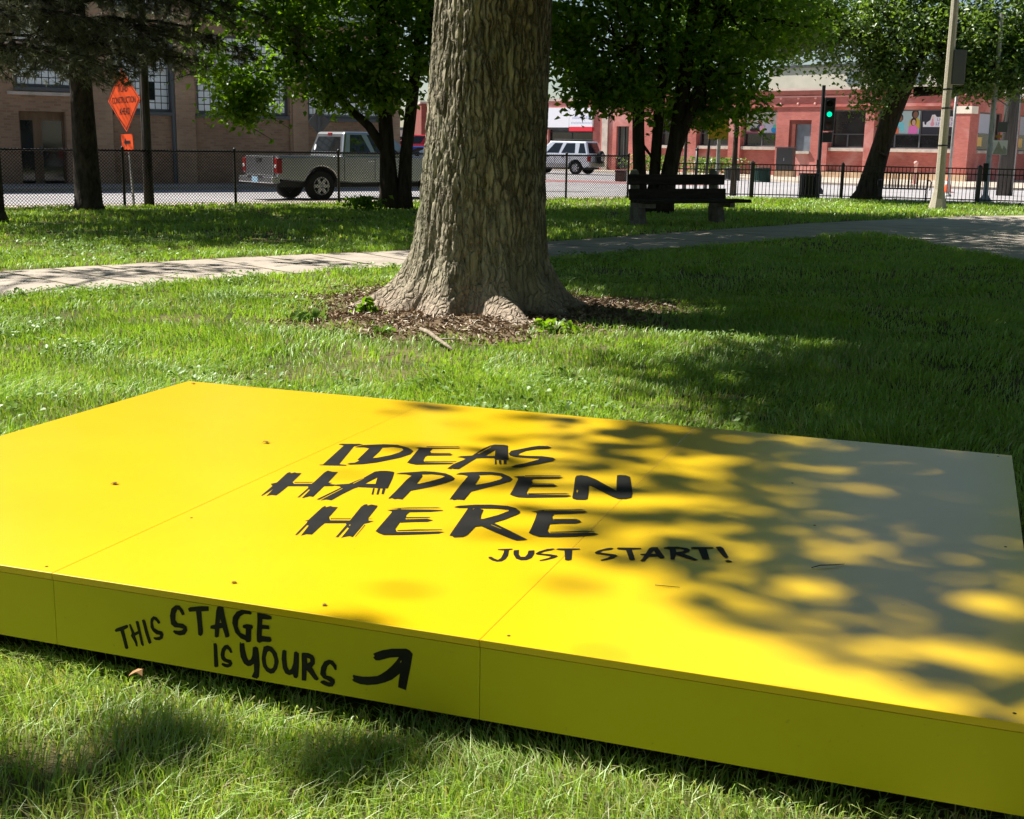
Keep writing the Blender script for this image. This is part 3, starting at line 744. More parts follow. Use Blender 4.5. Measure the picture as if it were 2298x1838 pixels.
LETTERS = {
    'ideas': [
        ['1335,-1173 1346,-1163 1282,-879 1256,-870 1254,-858 1323,-828 1342,-836 1324,-875 1398,-1137 1427,-1137 1431,-1149 1374,-1169 1342,-1179'],
        ['1331,-882 1345,-841 1411,-798 1464,-786 1519,-810 1561,-852 1572,-906 1558,-969 1511,-1064 1476,-1106 1438,-1130 1422,-1126 1425,-1107 1439,-1097 1440,-1062 1428,-1054 1390,-880 1366,-875 1340,-886', '1432,-852 1448,-910 1467,-1008 1479,-999 1509,-943 1521,-888 1518,-850 1501,-828 1464,-828'],
        ['1611,-1021 1600,-969 1564,-810 1545,-804 1557,-787 1588,-783 1704,-735 1703,-750 1613,-795 1621,-835 1632,-850 1637,-871 1707,-841 1719,-847 1716,-862 1638,-898 1637,-916 1652,-966 1668,-991 1768,-958 1766,-981 1654,-1037 1628,-1031'],
        ['1576,-766 1687,-718 1697,-724 1581,-777'],
        ['1630,-857 1698,-829 1707,-835 1634,-867'],
        ['1662,-978 1769,-934 1768,-943 1665,-986'],
        ['1778,-1044 1773,-978 1787,-888 1768,-876 1746,-874 1755,-855 1789,-830 1787,-713 1794,-655 1805,-633 1839,-624 1858,-631 1936,-842 1887,-854 1878,-834 1836,-852 1819,-865 1818,-931 1818,-998 1819,-1035 1797,-1041 1797,-1013 1793,-1046', '1838,-717 1836,-816 1868,-802', '1795,-793 1802,-670 1807,-678 1802,-799'],
        ['1889,-857 1894,-855 1917,-916 1913,-923'],
        ['1905,-860 1913,-856 1935,-913 1928,-916'],
        ['1921,-853 1931,-849 1952,-904 1942,-908'],
        ['1904,-751 1897,-705 1920,-665 1948,-612 1968,-587 2002,-578 2023,-596 2018,-618 1978,-644 1949,-682 1939,-732 1943,-758 1974,-756 2032,-738 2075,-744 2093,-765 2091,-794 2058,-855 2023,-909 1994,-937 1978,-931 1985,-901 2010,-857 2036,-790 2036,-776 1998,-784 1945,-788 1917,-774'],
    ],
    'happen': [
        ['1355,-1602 1329,-1486 1310,-1466 1320,-1442 1289,-1318 1292,-1303 1303,-1316 1309,-1300 1319,-1305 1337,-1301 1366,-1416 1381,-1434 1435,-1410 1432,-1388 1404,-1262 1403,-1234 1425,-1242 1445,-1237 1479,-1374 1494,-1373 1490,-1389 1518,-1388 1516,-1409 1490,-1423 1493,-1439 1518,-1551 1504,-1549 1495,-1576 1490,-1574 1467,-1480 1461,-1476 1480,-1574 1474,-1577 1449,-1458 1440,-1444 1379,-1470 1390,-1524 1396,-1556 1400,-1583 1383,-1584 1374,-1602 1349,-1512 1353,-1534 1361,-1605'],
        ['1371,-1414 1423,-1391 1429,-1385 1427,-1398 1375,-1421'],
        ['1542,-1572 1548,-1415 1537,-1403 1516,-1402 1518,-1386 1550,-1361 1562,-1270 1560,-1182 1575,-1164 1595,-1156 1620,-1158 1628,-1165 1657,-1242 1697,-1364 1673,-1374 1651,-1375 1599,-1388 1593,-1408 1590,-1484 1591,-1564 1571,-1562 1560,-1580 1558,-1549 1560,-1422 1555,-1421 1552,-1573', '1603,-1250 1601,-1339 1634,-1328', '1559,-1351 1562,-1274 1566,-1279 1565,-1355'],
        ['1650,-1380 1656,-1380 1685,-1450 1679,-1452'],
        ['1667,-1379 1675,-1377 1700,-1443 1694,-1446'],
        ['1682,-1374 1692,-1372 1714,-1432 1707,-1435'],
        ['1641,-1183 1651,-1162 1691,-1132 1715,-1111 1751,-1102 1798,-1107 1830,-1130 1854,-1157 1858,-1182 1848,-1226 1824,-1286 1797,-1333 1779,-1360 1797,-1466 1779,-1466 1773,-1474 1758,-1464 1753,-1477 1749,-1468 1736,-1388 1709,-1244 1702,-1182 1676,-1173', '1728,-1154 1740,-1175 1761,-1271 1769,-1270 1792,-1221 1810,-1170 1812,-1144 1792,-1136 1759,-1137'],
        ['1836,-1105 1842,-1080 1868,-1060 1907,-1036 1938,-1026 1980,-1029 2022,-1061 2043,-1092 2043,-1121 2025,-1170 1994,-1233 1968,-1293 1984,-1395 1961,-1397 1952,-1409 1943,-1399 1939,-1410 1932,-1380 1908,-1251 1884,-1111 1865,-1102', '1914,-1085 1926,-1102 1948,-1205 1954,-1205 1983,-1162 2003,-1109 2002,-1083 1986,-1063 1951,-1061'],
        ['2098,-1274 2088,-1218 2058,-1078 2048,-1063 2033,-1058 2046,-1043 2065,-1034 2070,-1044 2181,-996 2196,-999 2188,-1020 2106,-1060 2108,-1083 2117,-1098 2122,-1122 2126,-1129 2194,-1100 2212,-1112 2204,-1129 2136,-1158 2130,-1169 2142,-1231 2154,-1253 2279,-1206 2292,-1213 2281,-1232 2165,-1289 2136,-1296 2113,-1286'],
        ['2064,-1025 2177,-978 2184,-982 2067,-1034'],
        ['2122,-1116 2188,-1089 2194,-1092 2124,-1122'],
        ['2149,-1239 2265,-1190 2281,-1192 2152,-1248'],
        ['2298,-1224 2279,-1148 2236,-989 2232,-957 2245,-945 2269,-948 2307,-978 2413,-1094 2382,-978 2362,-897 2371,-888 2390,-885 2410,-900 2435,-982 2471,-1103 2480,-1153 2467,-1178 2444,-1186 2418,-1168 2317,-1068 2309,-1067 2332,-1150 2351,-1226 2346,-1239 2320,-1248 2304,-1240', '2284,-1128 2294,-1142 2298,-1168 2291,-1156'],
    ],
    'here': [
        ['1664,-1927 1638,-1813 1632,-1795 1620,-1793 1628,-1784 1623,-1757 1601,-1643 1602,-1626 1612,-1639 1619,-1622 1629,-1627 1644,-1625 1647,-1626 1672,-1732 1690,-1760 1746,-1738 1739,-1708 1711,-1592 1709,-1566 1716,-1558 1724,-1571 1730,-1556 1753,-1560 1759,-1572 1787,-1692 1799,-1717 1817,-1717 1810,-1739 1802,-1753 1830,-1884 1816,-1879 1806,-1894 1802,-1904 1780,-1811 1771,-1803 1791,-1901 1784,-1904 1756,-1780 1748,-1769 1690,-1794 1694,-1827 1709,-1908 1692,-1911 1684,-1930 1657,-1834 1649,-1829 1669,-1917 1670,-1932', '1764,-1781 1765,-1774 1769,-1779 1770,-1788'],
        ['1682,-1742 1735,-1720 1738,-1713 1739,-1727 1686,-1749'],
        ['1792,-1699 1804,-1695 1795,-1704'],
        ['1834,-1877 1808,-1761 1811,-1763 1836,-1878'],
        ['1866,-1807 1860,-1777 1828,-1614 1824,-1602 1803,-1594 1827,-1574 1835,-1563 1840,-1569 1935,-1533 1965,-1527 1968,-1534 1938,-1559 1878,-1589 1881,-1618 1894,-1655 1898,-1662 1957,-1631 1980,-1640 1970,-1661 1935,-1678 1896,-1701 1911,-1764 1927,-1789 2039,-1737 2058,-1734 2048,-1757 2010,-1780 1952,-1812 1906,-1832 1884,-1821'],
        ['1799,-1575 1854,-1542 1938,-1506 1952,-1507 1836,-1560'],
        ['1890,-1642 1956,-1613 1962,-1618 1894,-1651'],
        ['1922,-1775 1970,-1745 2040,-1716 2046,-1719 1924,-1780'],
        ['2087,-1765 2083,-1752 2031,-1479 2027,-1476 2003,-1486 1984,-1483 1992,-1464 2037,-1431 2081,-1412 2136,-1403 2169,-1416 2194,-1446 2200,-1461 2198,-1484 2181,-1547 2162,-1593 2186,-1612 2246,-1659 2304,-1705 2310,-1709 2302,-1720 2286,-1732 2264,-1722 2216,-1692 2139,-1640 2124,-1652 2128,-1693 2132,-1739 2127,-1760 2104,-1774 2094,-1762', '2061,-1466 2082,-1475 2096,-1531 2109,-1569 2116,-1568 2144,-1511 2160,-1456 2155,-1443 2119,-1446', '2158,-1609 2203,-1639 2204,-1644 2159,-1615', '2046,-1482 2046,-1471 2050,-1471 2052,-1484'],
        ['2293,-1648 2285,-1603 2266,-1511 2252,-1452 2245,-1438 2227,-1436 2252,-1417 2260,-1406 2264,-1412 2382,-1362 2393,-1371 2385,-1388 2354,-1407 2304,-1435 2306,-1460 2320,-1497 2396,-1465 2408,-1483 2396,-1503 2353,-1521 2324,-1541 2339,-1608 2352,-1627 2474,-1572 2490,-1581 2477,-1598 2434,-1628 2384,-1655 2335,-1673 2313,-1663'],
        ['2223,-1425 2254,-1403 2368,-1350 2382,-1352 2262,-1405'],
        ['2317,-1485 2384,-1456 2391,-1460 2320,-1494'],
        ['2349,-1615 2428,-1573 2466,-1557 2473,-1560 2350,-1620'],
    ],
    'start': [
        ['2260,-1899 2267,-1894 2281,-1907 2294,-1913 2296,-1895 2288,-1853 2282,-1830 2264,-1833 2261,-1825 2285,-1810 2298,-1804 2301,-1813 2294,-1822 2308,-1868 2312,-1900 2308,-1922 2297,-1930 2281,-1924 2267,-1913'],
        ['2309,-1827 2307,-1816 2319,-1808 2332,-1846 2344,-1864 2355,-1859 2354,-1837 2346,-1803 2361,-1794 2371,-1824 2376,-1862 2369,-1885 2355,-1893 2337,-1884 2318,-1852'],
        ['2373,-1820 2376,-1799 2391,-1769 2405,-1758 2412,-1761 2407,-1776 2392,-1796 2385,-1815 2412,-1811 2434,-1813 2440,-1822 2435,-1840 2419,-1866 2406,-1879 2402,-1872 2419,-1844 2423,-1829 2403,-1828 2379,-1829'],
        ['2415,-1762 2420,-1752 2476,-1730 2480,-1738 2461,-1753 2484,-1834 2478,-1846 2468,-1844 2441,-1764 2423,-1767'],
        ['2526,-1748 2530,-1727 2546,-1699 2557,-1688 2566,-1690 2565,-1705 2545,-1723 2538,-1743 2564,-1742 2586,-1743 2595,-1751 2591,-1775 2577,-1799 2565,-1812 2559,-1806 2572,-1781 2577,-1762 2555,-1759 2532,-1759'],
        ['2574,-1687 2576,-1679 2638,-1657 2642,-1667 2618,-1683 2634,-1726 2649,-1766 2643,-1776 2635,-1775 2603,-1693 2580,-1696'],
        ['2664,-1770 2665,-1748 2664,-1722 2651,-1719 2651,-1711 2663,-1703 2661,-1651 2665,-1638 2681,-1631 2695,-1660 2721,-1713 2720,-1725 2713,-1731 2701,-1716 2679,-1727 2677,-1768 2670,-1774', '2679,-1667 2677,-1697 2690,-1692'],
        ['2698,-1630 2709,-1616 2735,-1605 2764,-1608 2775,-1621 2774,-1639 2764,-1661 2785,-1675 2814,-1700 2806,-1712 2776,-1698 2746,-1680 2751,-1723 2741,-1727 2727,-1671 2717,-1637 2702,-1639', '2733,-1627 2742,-1655 2757,-1641 2759,-1628 2746,-1622'],
        ['2772,-1601 2776,-1591 2830,-1571 2835,-1579 2816,-1593 2842,-1680 2832,-1690 2823,-1688 2794,-1605 2775,-1609'],
        ['2837,-1566 2848,-1556 2860,-1568 2889,-1644 2884,-1657 2873,-1644 2850,-1596'],
        ['2884,-1679 2892,-1668 2906,-1678 2902,-1686 2891,-1688'],
    ],
    'this': [
        ['1427,137 1433,143 1466,158 1471,156 1469,150 1457,142 1462,120 1468,94 1463,89 1457,91 1450,120 1445,137 1430,132'],
        ['1473,160 1478,162 1490,140 1500,146 1494,171 1500,174 1504,172 1511,138 1517,109 1513,105 1508,110 1502,138 1491,131 1497,114 1497,102 1492,102 1488,113 1477,129 1480,136'],
        ['1514,178 1521,181 1525,177 1533,146 1541,120 1535,115 1531,117 1522,144'],
        ['1540,177 1542,186 1550,194 1560,193 1569,184 1571,178 1564,175 1558,182 1552,185 1548,176 1551,162 1563,157 1575,156 1579,148 1576,137 1566,130 1554,129 1548,132 1548,136 1557,137 1567,141 1568,145 1557,145 1546,152 1540,162'],
        ['1601,203 1606,223 1619,234 1631,235 1642,224 1646,213 1638,209 1630,222 1625,223 1619,212 1617,193 1624,186 1640,187 1650,181 1652,170 1644,158 1629,153 1615,155 1608,160 1611,165 1623,165 1635,168 1640,173 1630,174 1614,173 1603,180'],
        ['1656,230 1663,235 1699,243 1718,245 1718,233 1696,228 1697,203 1699,175 1697,166 1691,161 1684,164 1683,194 1680,226 1660,222'],
        ['1733,166 1734,186 1721,186 1722,194 1735,199 1740,236 1744,248 1752,252 1761,250 1765,227 1777,176 1774,171 1765,168 1757,193 1748,190 1745,168 1738,164', '1752,215 1749,206 1754,206'],
        ['1786,210 1788,227 1800,243 1820,253 1834,253 1844,246 1841,241 1833,241 1822,240 1810,232 1803,220 1802,204 1809,188 1824,184 1825,201 1816,203 1817,210 1828,214 1844,214 1846,207 1841,202 1839,172 1836,167 1826,165 1822,170 1809,173 1794,186'],
        ['1859,249 1865,249 1887,248 1900,245 1900,238 1891,235 1874,234 1872,219 1892,220 1893,210 1872,208 1870,189 1895,190 1899,182 1894,176 1872,174 1863,169 1856,172 1856,191 1859,227'],
    ],
    'yours': [
        ['1728,147 1736,149 1739,144 1740,112 1741,87 1738,84 1731,82 1728,85 1728,119'],
        ['1748,119 1752,136 1761,147 1771,150 1780,142 1784,131 1778,128 1772,136 1767,138 1762,130 1760,117 1765,111 1779,110 1783,101 1778,92 1768,87 1757,88 1750,92 1752,98 1763,97 1772,98 1769,100 1757,102 1750,108'],
        ['1805,156 1807,164 1810,159 1819,162 1821,143 1826,124 1830,117 1837,122 1841,132 1843,154 1852,158 1859,155 1861,139 1862,110 1859,78 1853,71 1839,73 1838,75 1845,90 1845,110 1836,103 1827,101 1816,106 1807,123 1805,140'],
        ['1868,127 1871,147 1875,161 1886,166 1899,164 1912,150 1917,128 1912,108 1903,95 1893,91 1880,96 1871,108', '1880,133 1885,148 1891,152 1898,147 1904,133 1904,121 1900,109 1893,104 1885,108 1881,117'],
        ['1928,159 1933,162 1940,160 1939,140 1941,118 1946,110 1952,114 1958,130 1961,160 1967,163 1975,159 1974,132 1971,96 1966,91 1959,92 1956,100 1946,96 1935,99 1928,112 1925,137'],
        ['1982,160 1986,163 2001,164 2014,160 2019,152 2019,139 2011,128 2019,115 2029,100 2024,95 2017,96 1996,118 1994,93 1993,89 1981,88 1982,125', '1997,150 1998,136 2006,142 2006,148 2002,150'],
        ['2033,114 2036,133 2045,149 2058,156 2069,155 2079,144 2079,132 2074,131 2068,140 2061,145 2054,138 2049,123 2050,113 2063,112 2073,106 2074,98 2068,87 2057,84 2044,86 2033,91 2035,96 2044,99 2055,96 2061,97 2053,101 2041,104'],
    ],
    'arrow': [
        ['2120,113 2124,116 2124,119 2122,122 2124,127 2130,126 2148,126 2168,129 2188,134 2198,140 2213,152 2228,167 2240,182 2246,192 2223,187 2194,175 2185,174 2178,180 2182,185 2178,190 2186,195 2203,203 2228,211 2265,217 2275,214 2283,206 2277,171 2271,141 2265,110 2255,112 2244,114 2245,127 2249,150 2228,131 2208,120 2188,112 2163,106 2142,105 2125,109', '2251,178 2250,181 2253,185 2253,182'],
    ],
}
# countersunk screw heads along the panel edges
scr = MB()
for u, v in ((3.63, -.04), (3.63, -1.23), (2.51, -2.42), (1.19, -2.43), (2.95, -.75), (3.08, -1.23), (.05, -.04), (3.62, -2.42), (1.29, -1.9)):
    scr.lathe([(0, STOP + .0007), (.004, STOP + .0007), (.0045, STOP + .0002)], 8, (u, v, 0))
scr.build('screw_heads', m_leg, stage)
def parse(s): return [tuple(float(q) / 1000 for q in p.split(',')) for p in s.split()]
def lettering(key, name, label, side):
    mb = MB()
    for k, polys in enumerate(LETTERS[key]):
        pl = [parse(p) for p in polys]
        dz = 0.0006 + 0.00012 * k
        if side == 'top':
            vs, fs = flat_poly(pl, 0, lambda a, b, z: (a, b, STOP + dz))
        else:
            vs, fs = flat_poly(pl, 0, lambda a, b, z: (a, -SDP + 0.003 - dz, b))
        mb.add(vs, fs)
    return tag(mb.build(name, m_ink, stage), label)
lettering('ideas', 'lettering', 'brush lettered word IDEAS on the deck', 'top')
lettering('happen', 'lettering', 'brush lettered word HAPPEN on the deck', 'top')
lettering('here', 'lettering', 'brush lettered word HERE on the deck', 'top')
lettering('start', 'lettering', 'small brush lettered words JUST START! on the deck', 'top')
lettering('this', 'lettering', 'hand lettered words THIS STAGE on the front panel', 'front')
lettering('yours', 'lettering', 'hand lettered words IS YOURS on the front panel', 'front')
lettering('arrow', 'painted_arrow', 'curved black arrow pointing up on the front panel', 'front')

# little bits lying on the deck
def stage_pt(u, v):
    a = R(-19.6)
    return (-1.5515 + u * math.cos(a) - v * math.sin(a), 5.90 + u * math.sin(a) + v * math.cos(a), STOP)
m_dryleaf = mat('dry_leaf', (0.23, 0.13, 0.03), 0.8, 0.2, var=0.4, vscale=20)
def dry_leaf(u, v, s, rz, label, parent_z=STOP):
    x, y, z = stage_pt(u, v)
    pts = [(0, 0, .1), (.3, .22, .35), (.62, .5, .1), (.7, .2, .25), (1.0, .05, .05), (.72, -.18, .3), (.55, -.5, .2), (.3, -.2, .4)]
    mb = MB().add([(a * s, b * s, c * s * .6 + .001) for a, b, c in pts] + [(a * s, b * s, c * s * .6) for a, b, c in pts], [tuple(range(8)), tuple(range(15, 7, -1))])
    o = mb.build('dry_leaf', m_dryleaf, None, loc=(x, y, z), rz=rz)
    tag(o, label, 'leaf', 'dry bits lying on the yellow deck')
dry_leaf(0.98, -0.97, .034, 0.4, 'curled brown leaf scrap on the deck just left of the word IDEAS')
dry_leaf(0.85, -1.68, .030, 2.2, 'brown leaf scrap on the deck beside the left hand panel seam')
dry_leaf(1.72, -2.36, .018, 1.0, 'tiny brown scrap at the front deck edge above the word STAGE')
dry_leaf(2.02, -2.40, .016, 4.0, 'tiny brown scrap at the front deck edge above the painted arrow')
dry_leaf(0.06, -0.05, .022, 5.0, 'small brown scrap on the far left corner of the yellow deck')
x, y, z = stage_pt(3.16, -1.62)
tw = MB().tube([(-.05, -.006, .003, .0011), (-.02, .002, .006, .0014), (.02, .003, .005, .0013), (.055, .012, .003, .0008)], 5).build('twig', m_leg, None, loc=(x, y, z), rz=R(10))
tag(tw, 'thin dark curved twig on the shaded right part of the deck', 'twig', 'twigs on the yellow deck')
x, y, z = stage_pt(2.78, -1.95)
tw = MB().tube([(-.03, .004, .002, .0008), (.0, -.002, .004, .001), (.035, .003, .002, .0006)], 5).build('twig', m_leg, None, loc=(x, y, z), rz=R(-12))
tag(tw, 'very small twig on the deck midway between JUST START! and the front edge', 'twig', 'twigs on the yellow deck')
# ------------------------------------------------------------------ foliage helpers
TAN = math.tan(SUN_EL)
SHX, SHY = math.sin(SUN_AZ) / TAN, -math.cos(SUN_AZ) / TAN      # ground shadow offset per metre of height

def leaf_quads(centers, size, rg, up=0.7, jit=0.45, aspect=0.62):
    """one folded kite-shaped leaf at every centre"""
    n = len(centers)
    nr = rg.normal(0, 1, (n, 3)); nr[:, 2] = np.abs(nr[:, 2]) * .6 + up
    nr /= np.linalg.norm(nr, axis=1)[:, None]
    d = rg.normal(0, 1, (n, 3)); d[:, 2] -= 0.35
    d -= nr * np.sum(d * nr, 1)[:, None]; d /= np.linalg.norm(d, axis=1)[:, None] + 1e-9
    w = np.cross(nr, d)
    s = size * (1 + jit * (rg.random(n) * 2 - 1))[:, None]
    fold = nr * s * 0.16
    base = centers - d * s * .5
    l = centers - d * s * .08 + w * s * aspect * .5 + fold
    r = centers - d * s * .08 - w * s * aspect * .5 + fold
    tip = centers + d * s * .5 - nr * s * 0.08
    v = np.stack([base, r, tip, l], 1).reshape(-1, 3)
    k = np.arange(n)[:, None] * 4
    f = np.concatenate([k + np.array([[0, 1, 2]]), k + np.array([[0, 2, 3]])], 0)
    tn = np.repeat(np.clip(rg.normal(.5, .22, n), 0, 1), 4)
    return v, f, tn

def sunlit(gx, gy):
    """1 where the ground is in full sun, so that no branch hangs between it and the sun"""
    gx = np.asarray(gx, dtype=float); gy = np.asarray(gy, dtype=float)
    b = np.interp(gy, [1, 2.8, 4.2, 5.2, 6.2, 8.3, 9.2, 10.6, 11.2, 12.5, 14.5, 17], [0.9, 0.85, 0.65, 0.4, 0.85, 1.1, 2.7, 2.3, 0.9, 0.3, -0.6, -1.2])
    b = b + 0.16 * np.sin(gy * 2.3) + 0.10 * np.sin(gy * 5.1 + 1.0)
    z = (gx < b) & (gy < 17.2) & (gy > 2.0) & (gx > -14)
    # strip of lawn inside both fences, the street and its crossing
    s = (gx - FP0.x) * FD.x + (gy - FP0.y) * FD.y
    q = (gx - FP0.x) * FN.x + (gy - FP0.y) * FN.y
    z |= (q > -1.9 + 0.4 * np.sin(s * 1.3)) & (s < 12.5) & (q < 6.0)
    z |= (gy > 32.4 + .4 * np.sin(gx)) & (gy < 35.0) & (gx > 4.2) & (gx < 20)
    return z

def clumps(ells, rg, shell=0.45):
    out = []
    for cx, cy, cz, rx, ry, rz, n in ells:
        d = rg.normal(0, 1, (n, 3)); d /= np.linalg.norm(d, axis=1)[:, None]
        r = rg.random(n) ** shell
        out.append(np.array([[cx, cy, cz]]) + d * r[:, None] * np.array([[rx, ry, rz]]))
    return np.concatenate(out, 0)

def cut_sun(c, rg, keep=0.0):
    gx = c[:, 0] + SHX * c[:, 2]; gy = c[:, 1] + SHY * c[:, 2]
    m = sunlit(gx, gy)
    return c[~m | (rg.random(len(c)) < keep)]

def crown(t, name, cl, per, spread, size, m, rg, up=0.7, flat=0.6):
    n = len(cl)
    off = rg.normal(0, 1, (n, per, 3)) * spread
    off[:, :, 2] *= flat
    c = (cl[:, None, :] + off).reshape(-1, 3)
    return c

m_leaf = leaf_mat('maple_leaf', (0.045, 0.105, 0.010), (0.165, 0.285, 0.020), (2.4, 2.4, 0.7), tmix=0.55, gloss=.05)
m_leaf2 = leaf_mat('elm_leaf', (0.035, 0.085, 0.012), (0.125, 0.230, 0.024), (2.1, 2.2, 0.7), tmix=0.45, gloss=.05)
m_leaf3 = leaf_mat('street_tree_leaf', (0.055, 0.105, 0.018), (0.175, 0.260, 0.055), (1.8, 1.9, 0.7), tmix=0.45, gloss=.07)
m_needle = leaf_mat('pine_needle', (0.050, 0.064, 0.038), (0.22, 0.23, 0.155), (1.2, 1.2, 0.8), tmix=0.25, gloss=.05)
m_bark_dark = mat('dark_bark', (0.030, 0.024, 0.018), .95, .1, col2=(0.075, 0.062, 0.048), vscale=7, bump=1.0, bscale=14, stretch=(1.6, 1.6, .35), detail=6)
m_bark_pine = mat('pine_bark', (0.026, 0.022, 0.019), .95, .1, col2=(0.085, 0.070, 0.058), vscale=9, bump=1.0, bscale=16, stretch=(1.3, 1.3, .5), detail=6)

def limb_mesh(paths, name, m, t, seg=8):
    mb = MB()
    for p in paths: mb.tube(p, seg)
    return mb.build(name, m, t)

def wob(p0, p1, n, amp, r0, r1, rg):
    out = []
    for i in range(n + 1):
        u = i / n
        q = [p0[k] * (1 - u) + p1[k] * u for k in range(3)]
        if 0 < i < n: q = [q[0] + rg.normal(0, amp), q[1] + rg.normal(0, amp), q[2] + rg.normal(0, amp * .6)]
        out.append((*q, r0 * (1 - u) + r1 * u))
    return out

def make_tree(name, x, y, label, cat, trunks, ells, per, spread, size, m, bark, seed, keep=0.0, limbs=22, limb_from=None, extra=None, group=None, hi=None, sprigs=0):
    """trunks and ellipsoids in world coordinates; hi = coarser clumps that fill the crown above the picture"""
    rg = np.random.default_rng(seed)
    t = empty(name, (x, y, 0), 0, label, cat, group)
    def loc(p): return (p[0] - x, p[1] - y, p[2], p[3])
    tm = MB()
    for p in trunks: tm.tube([loc(q) for q in p], 14)
    tm.build('trunk', bark, t)
    cl = cut_sun(clumps(ells, rg), rg, keep)
    # limbs running from the trunk tops into the crown
    src = limb_from or [trunks[0][-1]]
    lm = []
    idx = rg.choice(len(cl), min(limbs, len(cl)), replace=False)
    for i in idx:
        c = cl[i]
        s = min(src, key=lambda q: (q[0] - c[0]) ** 2 + (q[1] - c[1]) ** 2 + .5 * (q[2] - c[2]) ** 2)
        dd = math.dist(s[:3], c)
        lm.append(wob((s[0] - x, s[1] - y, s[2]), (c[0] - x, c[1] - y, c[2]), 5, dd * .04, min(s[3] * .55, .02 + dd * .012), .008, rg))
    if extra: lm += [[loc(q) for q in p] for p in extra]
    V, Fs, T = [], [], []
    k = 0
    def put(c, sz):
        nonlocal k
        if not len(c): return
        v, f, tn = leaf_quads(c - np.array([[x, y, 0]]), sz, rg)
        V.append(v); Fs.append(f + k); T.append(tn); k += len(v)
    put(crown(t, 'crown', cl, per, spread, size, m, rg), size)
    low = cl[cl[:, 2] < np.percentile(cl[:, 2], 45)]
    ns = min(len(low), sprigs)
    if ns:
        s0 = low[rg.choice(len(low), ns, replace=False)]
        dv = np.stack([rg.normal(0, .35, ns), rg.normal(0, .35, ns), -.15 - .40 * rg.random(ns)], 1)
        tt = np.linspace(.15, 1, 11)[None, :, None]
        sc = (s0[:, None, :] + dv[:, None, :] * tt + rg.normal(0, .045, (ns, 11, 3))).reshape(-1, 3)
        put(sc, size * .95)
        for q in range(ns): lm.append([(s0[q][0] - x, s0[q][1] - y, s0[q][2], .008), (s0[q][0] + dv[q][0] - x, s0[q][1] + dv[q][1] - y, s0[q][2] + dv[q][2], .004)])
    if hi:
        ch = cut_sun(clumps(hi[0], rg, .6), rg, keep if keep == 1.0 else 0.0)
        put(crown(t, 'crown', ch, hi[1], hi[2], hi[3], m, rg), hi[3])
    if lm: limb_mesh(lm, 'branches', bark, t, 6)
    np_mesh('crown', np.concatenate(V), np.concatenate(Fs), m, t, np.concatenate(T))
    return t

# ------------------------------------------------------------------ chain link fence
CF = empty('chain_link_fence', (FP0.x, FP0.y, 0), math.atan2(FD.y, FD.x), 'black chain link fence along the far edge of the lawn', 'fence')
FH = 1.16
m_wire = mat('black_coated_wire', (0.008, 0.008, 0.008), 0.95, 0.05)
def wires(s0, s1, pitch=0.068, r=0.0056):
    vs = []; fs = []
    def wire(a, b):
        (x0, z0), (x1, z1) = a, b
        dx, dz = x1 - x0, z1 - z0
        l = math.hypot(dx, dz)
        if l < 0.02: return
        nx, nz = -dz / l * r, dx / l * r
        k = len(vs)
        off = [(nx, 0, nz), (-nx * .5, r * .87, -nz * .5), (-nx * .5, -r * .87, -nz * .5)]
        for px, pz in ((x0, z0), (x1, z1)):
            for ox, oy, oz in off: vs.append((px + ox, oy, pz + oz))
        for j in range(3):
            fs.append((k + j, k + (j + 1) % 3, k + 3 + (j + 1) % 3, k + 3 + j))
    z0, z1 = 0.02, FH + 0.03
    hgt = z1 - z0
    n = int((s1 - s0 + hgt) / pitch) + 1
    for i in range(n):
        c = s0 - hgt + i * pitch
        a, b = max(s0, c), min(s1, c + hgt)
        if b > a: wire((a, z0 + a - c), (b, z0 + b - c))
        c2 = s0 + i * pitch
        a, b = max(s0, c2 - hgt), min(s1, c2)
        if b > a: wire((a, z0 + c2 - a), (b, z0 + c2 - b))
    return np.array(vs), np.array(fs)
posts = [-9.0, -6.0, -3.2, -0.9, 1.57, 2.49, 4.99, 7.58, 10.69, 14.44, 16.65]
for i in range(len(posts) - 1):
    v, f = wires(posts[i] + .02, posts[i + 1] - .02)
    np_mesh('wire_mesh', v, f, m_wire, CF)
for s in posts:
    MB().lathe([(0.03, -0.1), (0.03, FH + 0.03), (0.036, FH + 0.035), (0.03, FH + 0.07), (0.0, FH + 0.09)], 10, (s, 0.03, 0)).build('post', m_black, CF)
MB().tube([(-9.0, 0.03, FH, .021), (16.65, 0.03, FH, .021)], 8).build('top_rail', m_black, CF)

# ------------------------------------------------------------------ black picket fence (right)
pf_pts = [(4.30, 36.7), (6.86, 37.05), (9.4, 36.75), (12.9, 35.55), (16.4, 34.2), (19.6, 32.9)]
PFE = empty('picket_fence', (4.30, 36.7, 0), 0, 'black metal picket fence between the lawn and the street on the right', 'fence')
o0 = Vector((4.30, 36.7))
for i in range(len(pf_pts) - 1):
    a, b = Vector(pf_pts[i]) - o0, Vector(pf_pts[i + 1]) - o0
    L = (b - a).length; ang = math.atan2((b - a).y, (b - a).x)
    mb = MB()
    n = int(round(L / 0.104))
    for k in range(1, n):
        s = L * k / n
        mb.box(s - .009, s + .009, -.009, .009, 0.05, 0.985)
    mb.box(0.03, L - 0.03, -.0185, .0185, 0.955, 0.987).box(0.03, L - 0.03, -.0185, .0185, 0.80, 0.83).box(0.03, L - 0.03, -.0185, .0185, 0.10, 0.13)
    mb.build('picket_panel', m_blackrust if i in (2, 3) else m_black, PFE, loc=(a.x, a.y, 0), rz=ang)
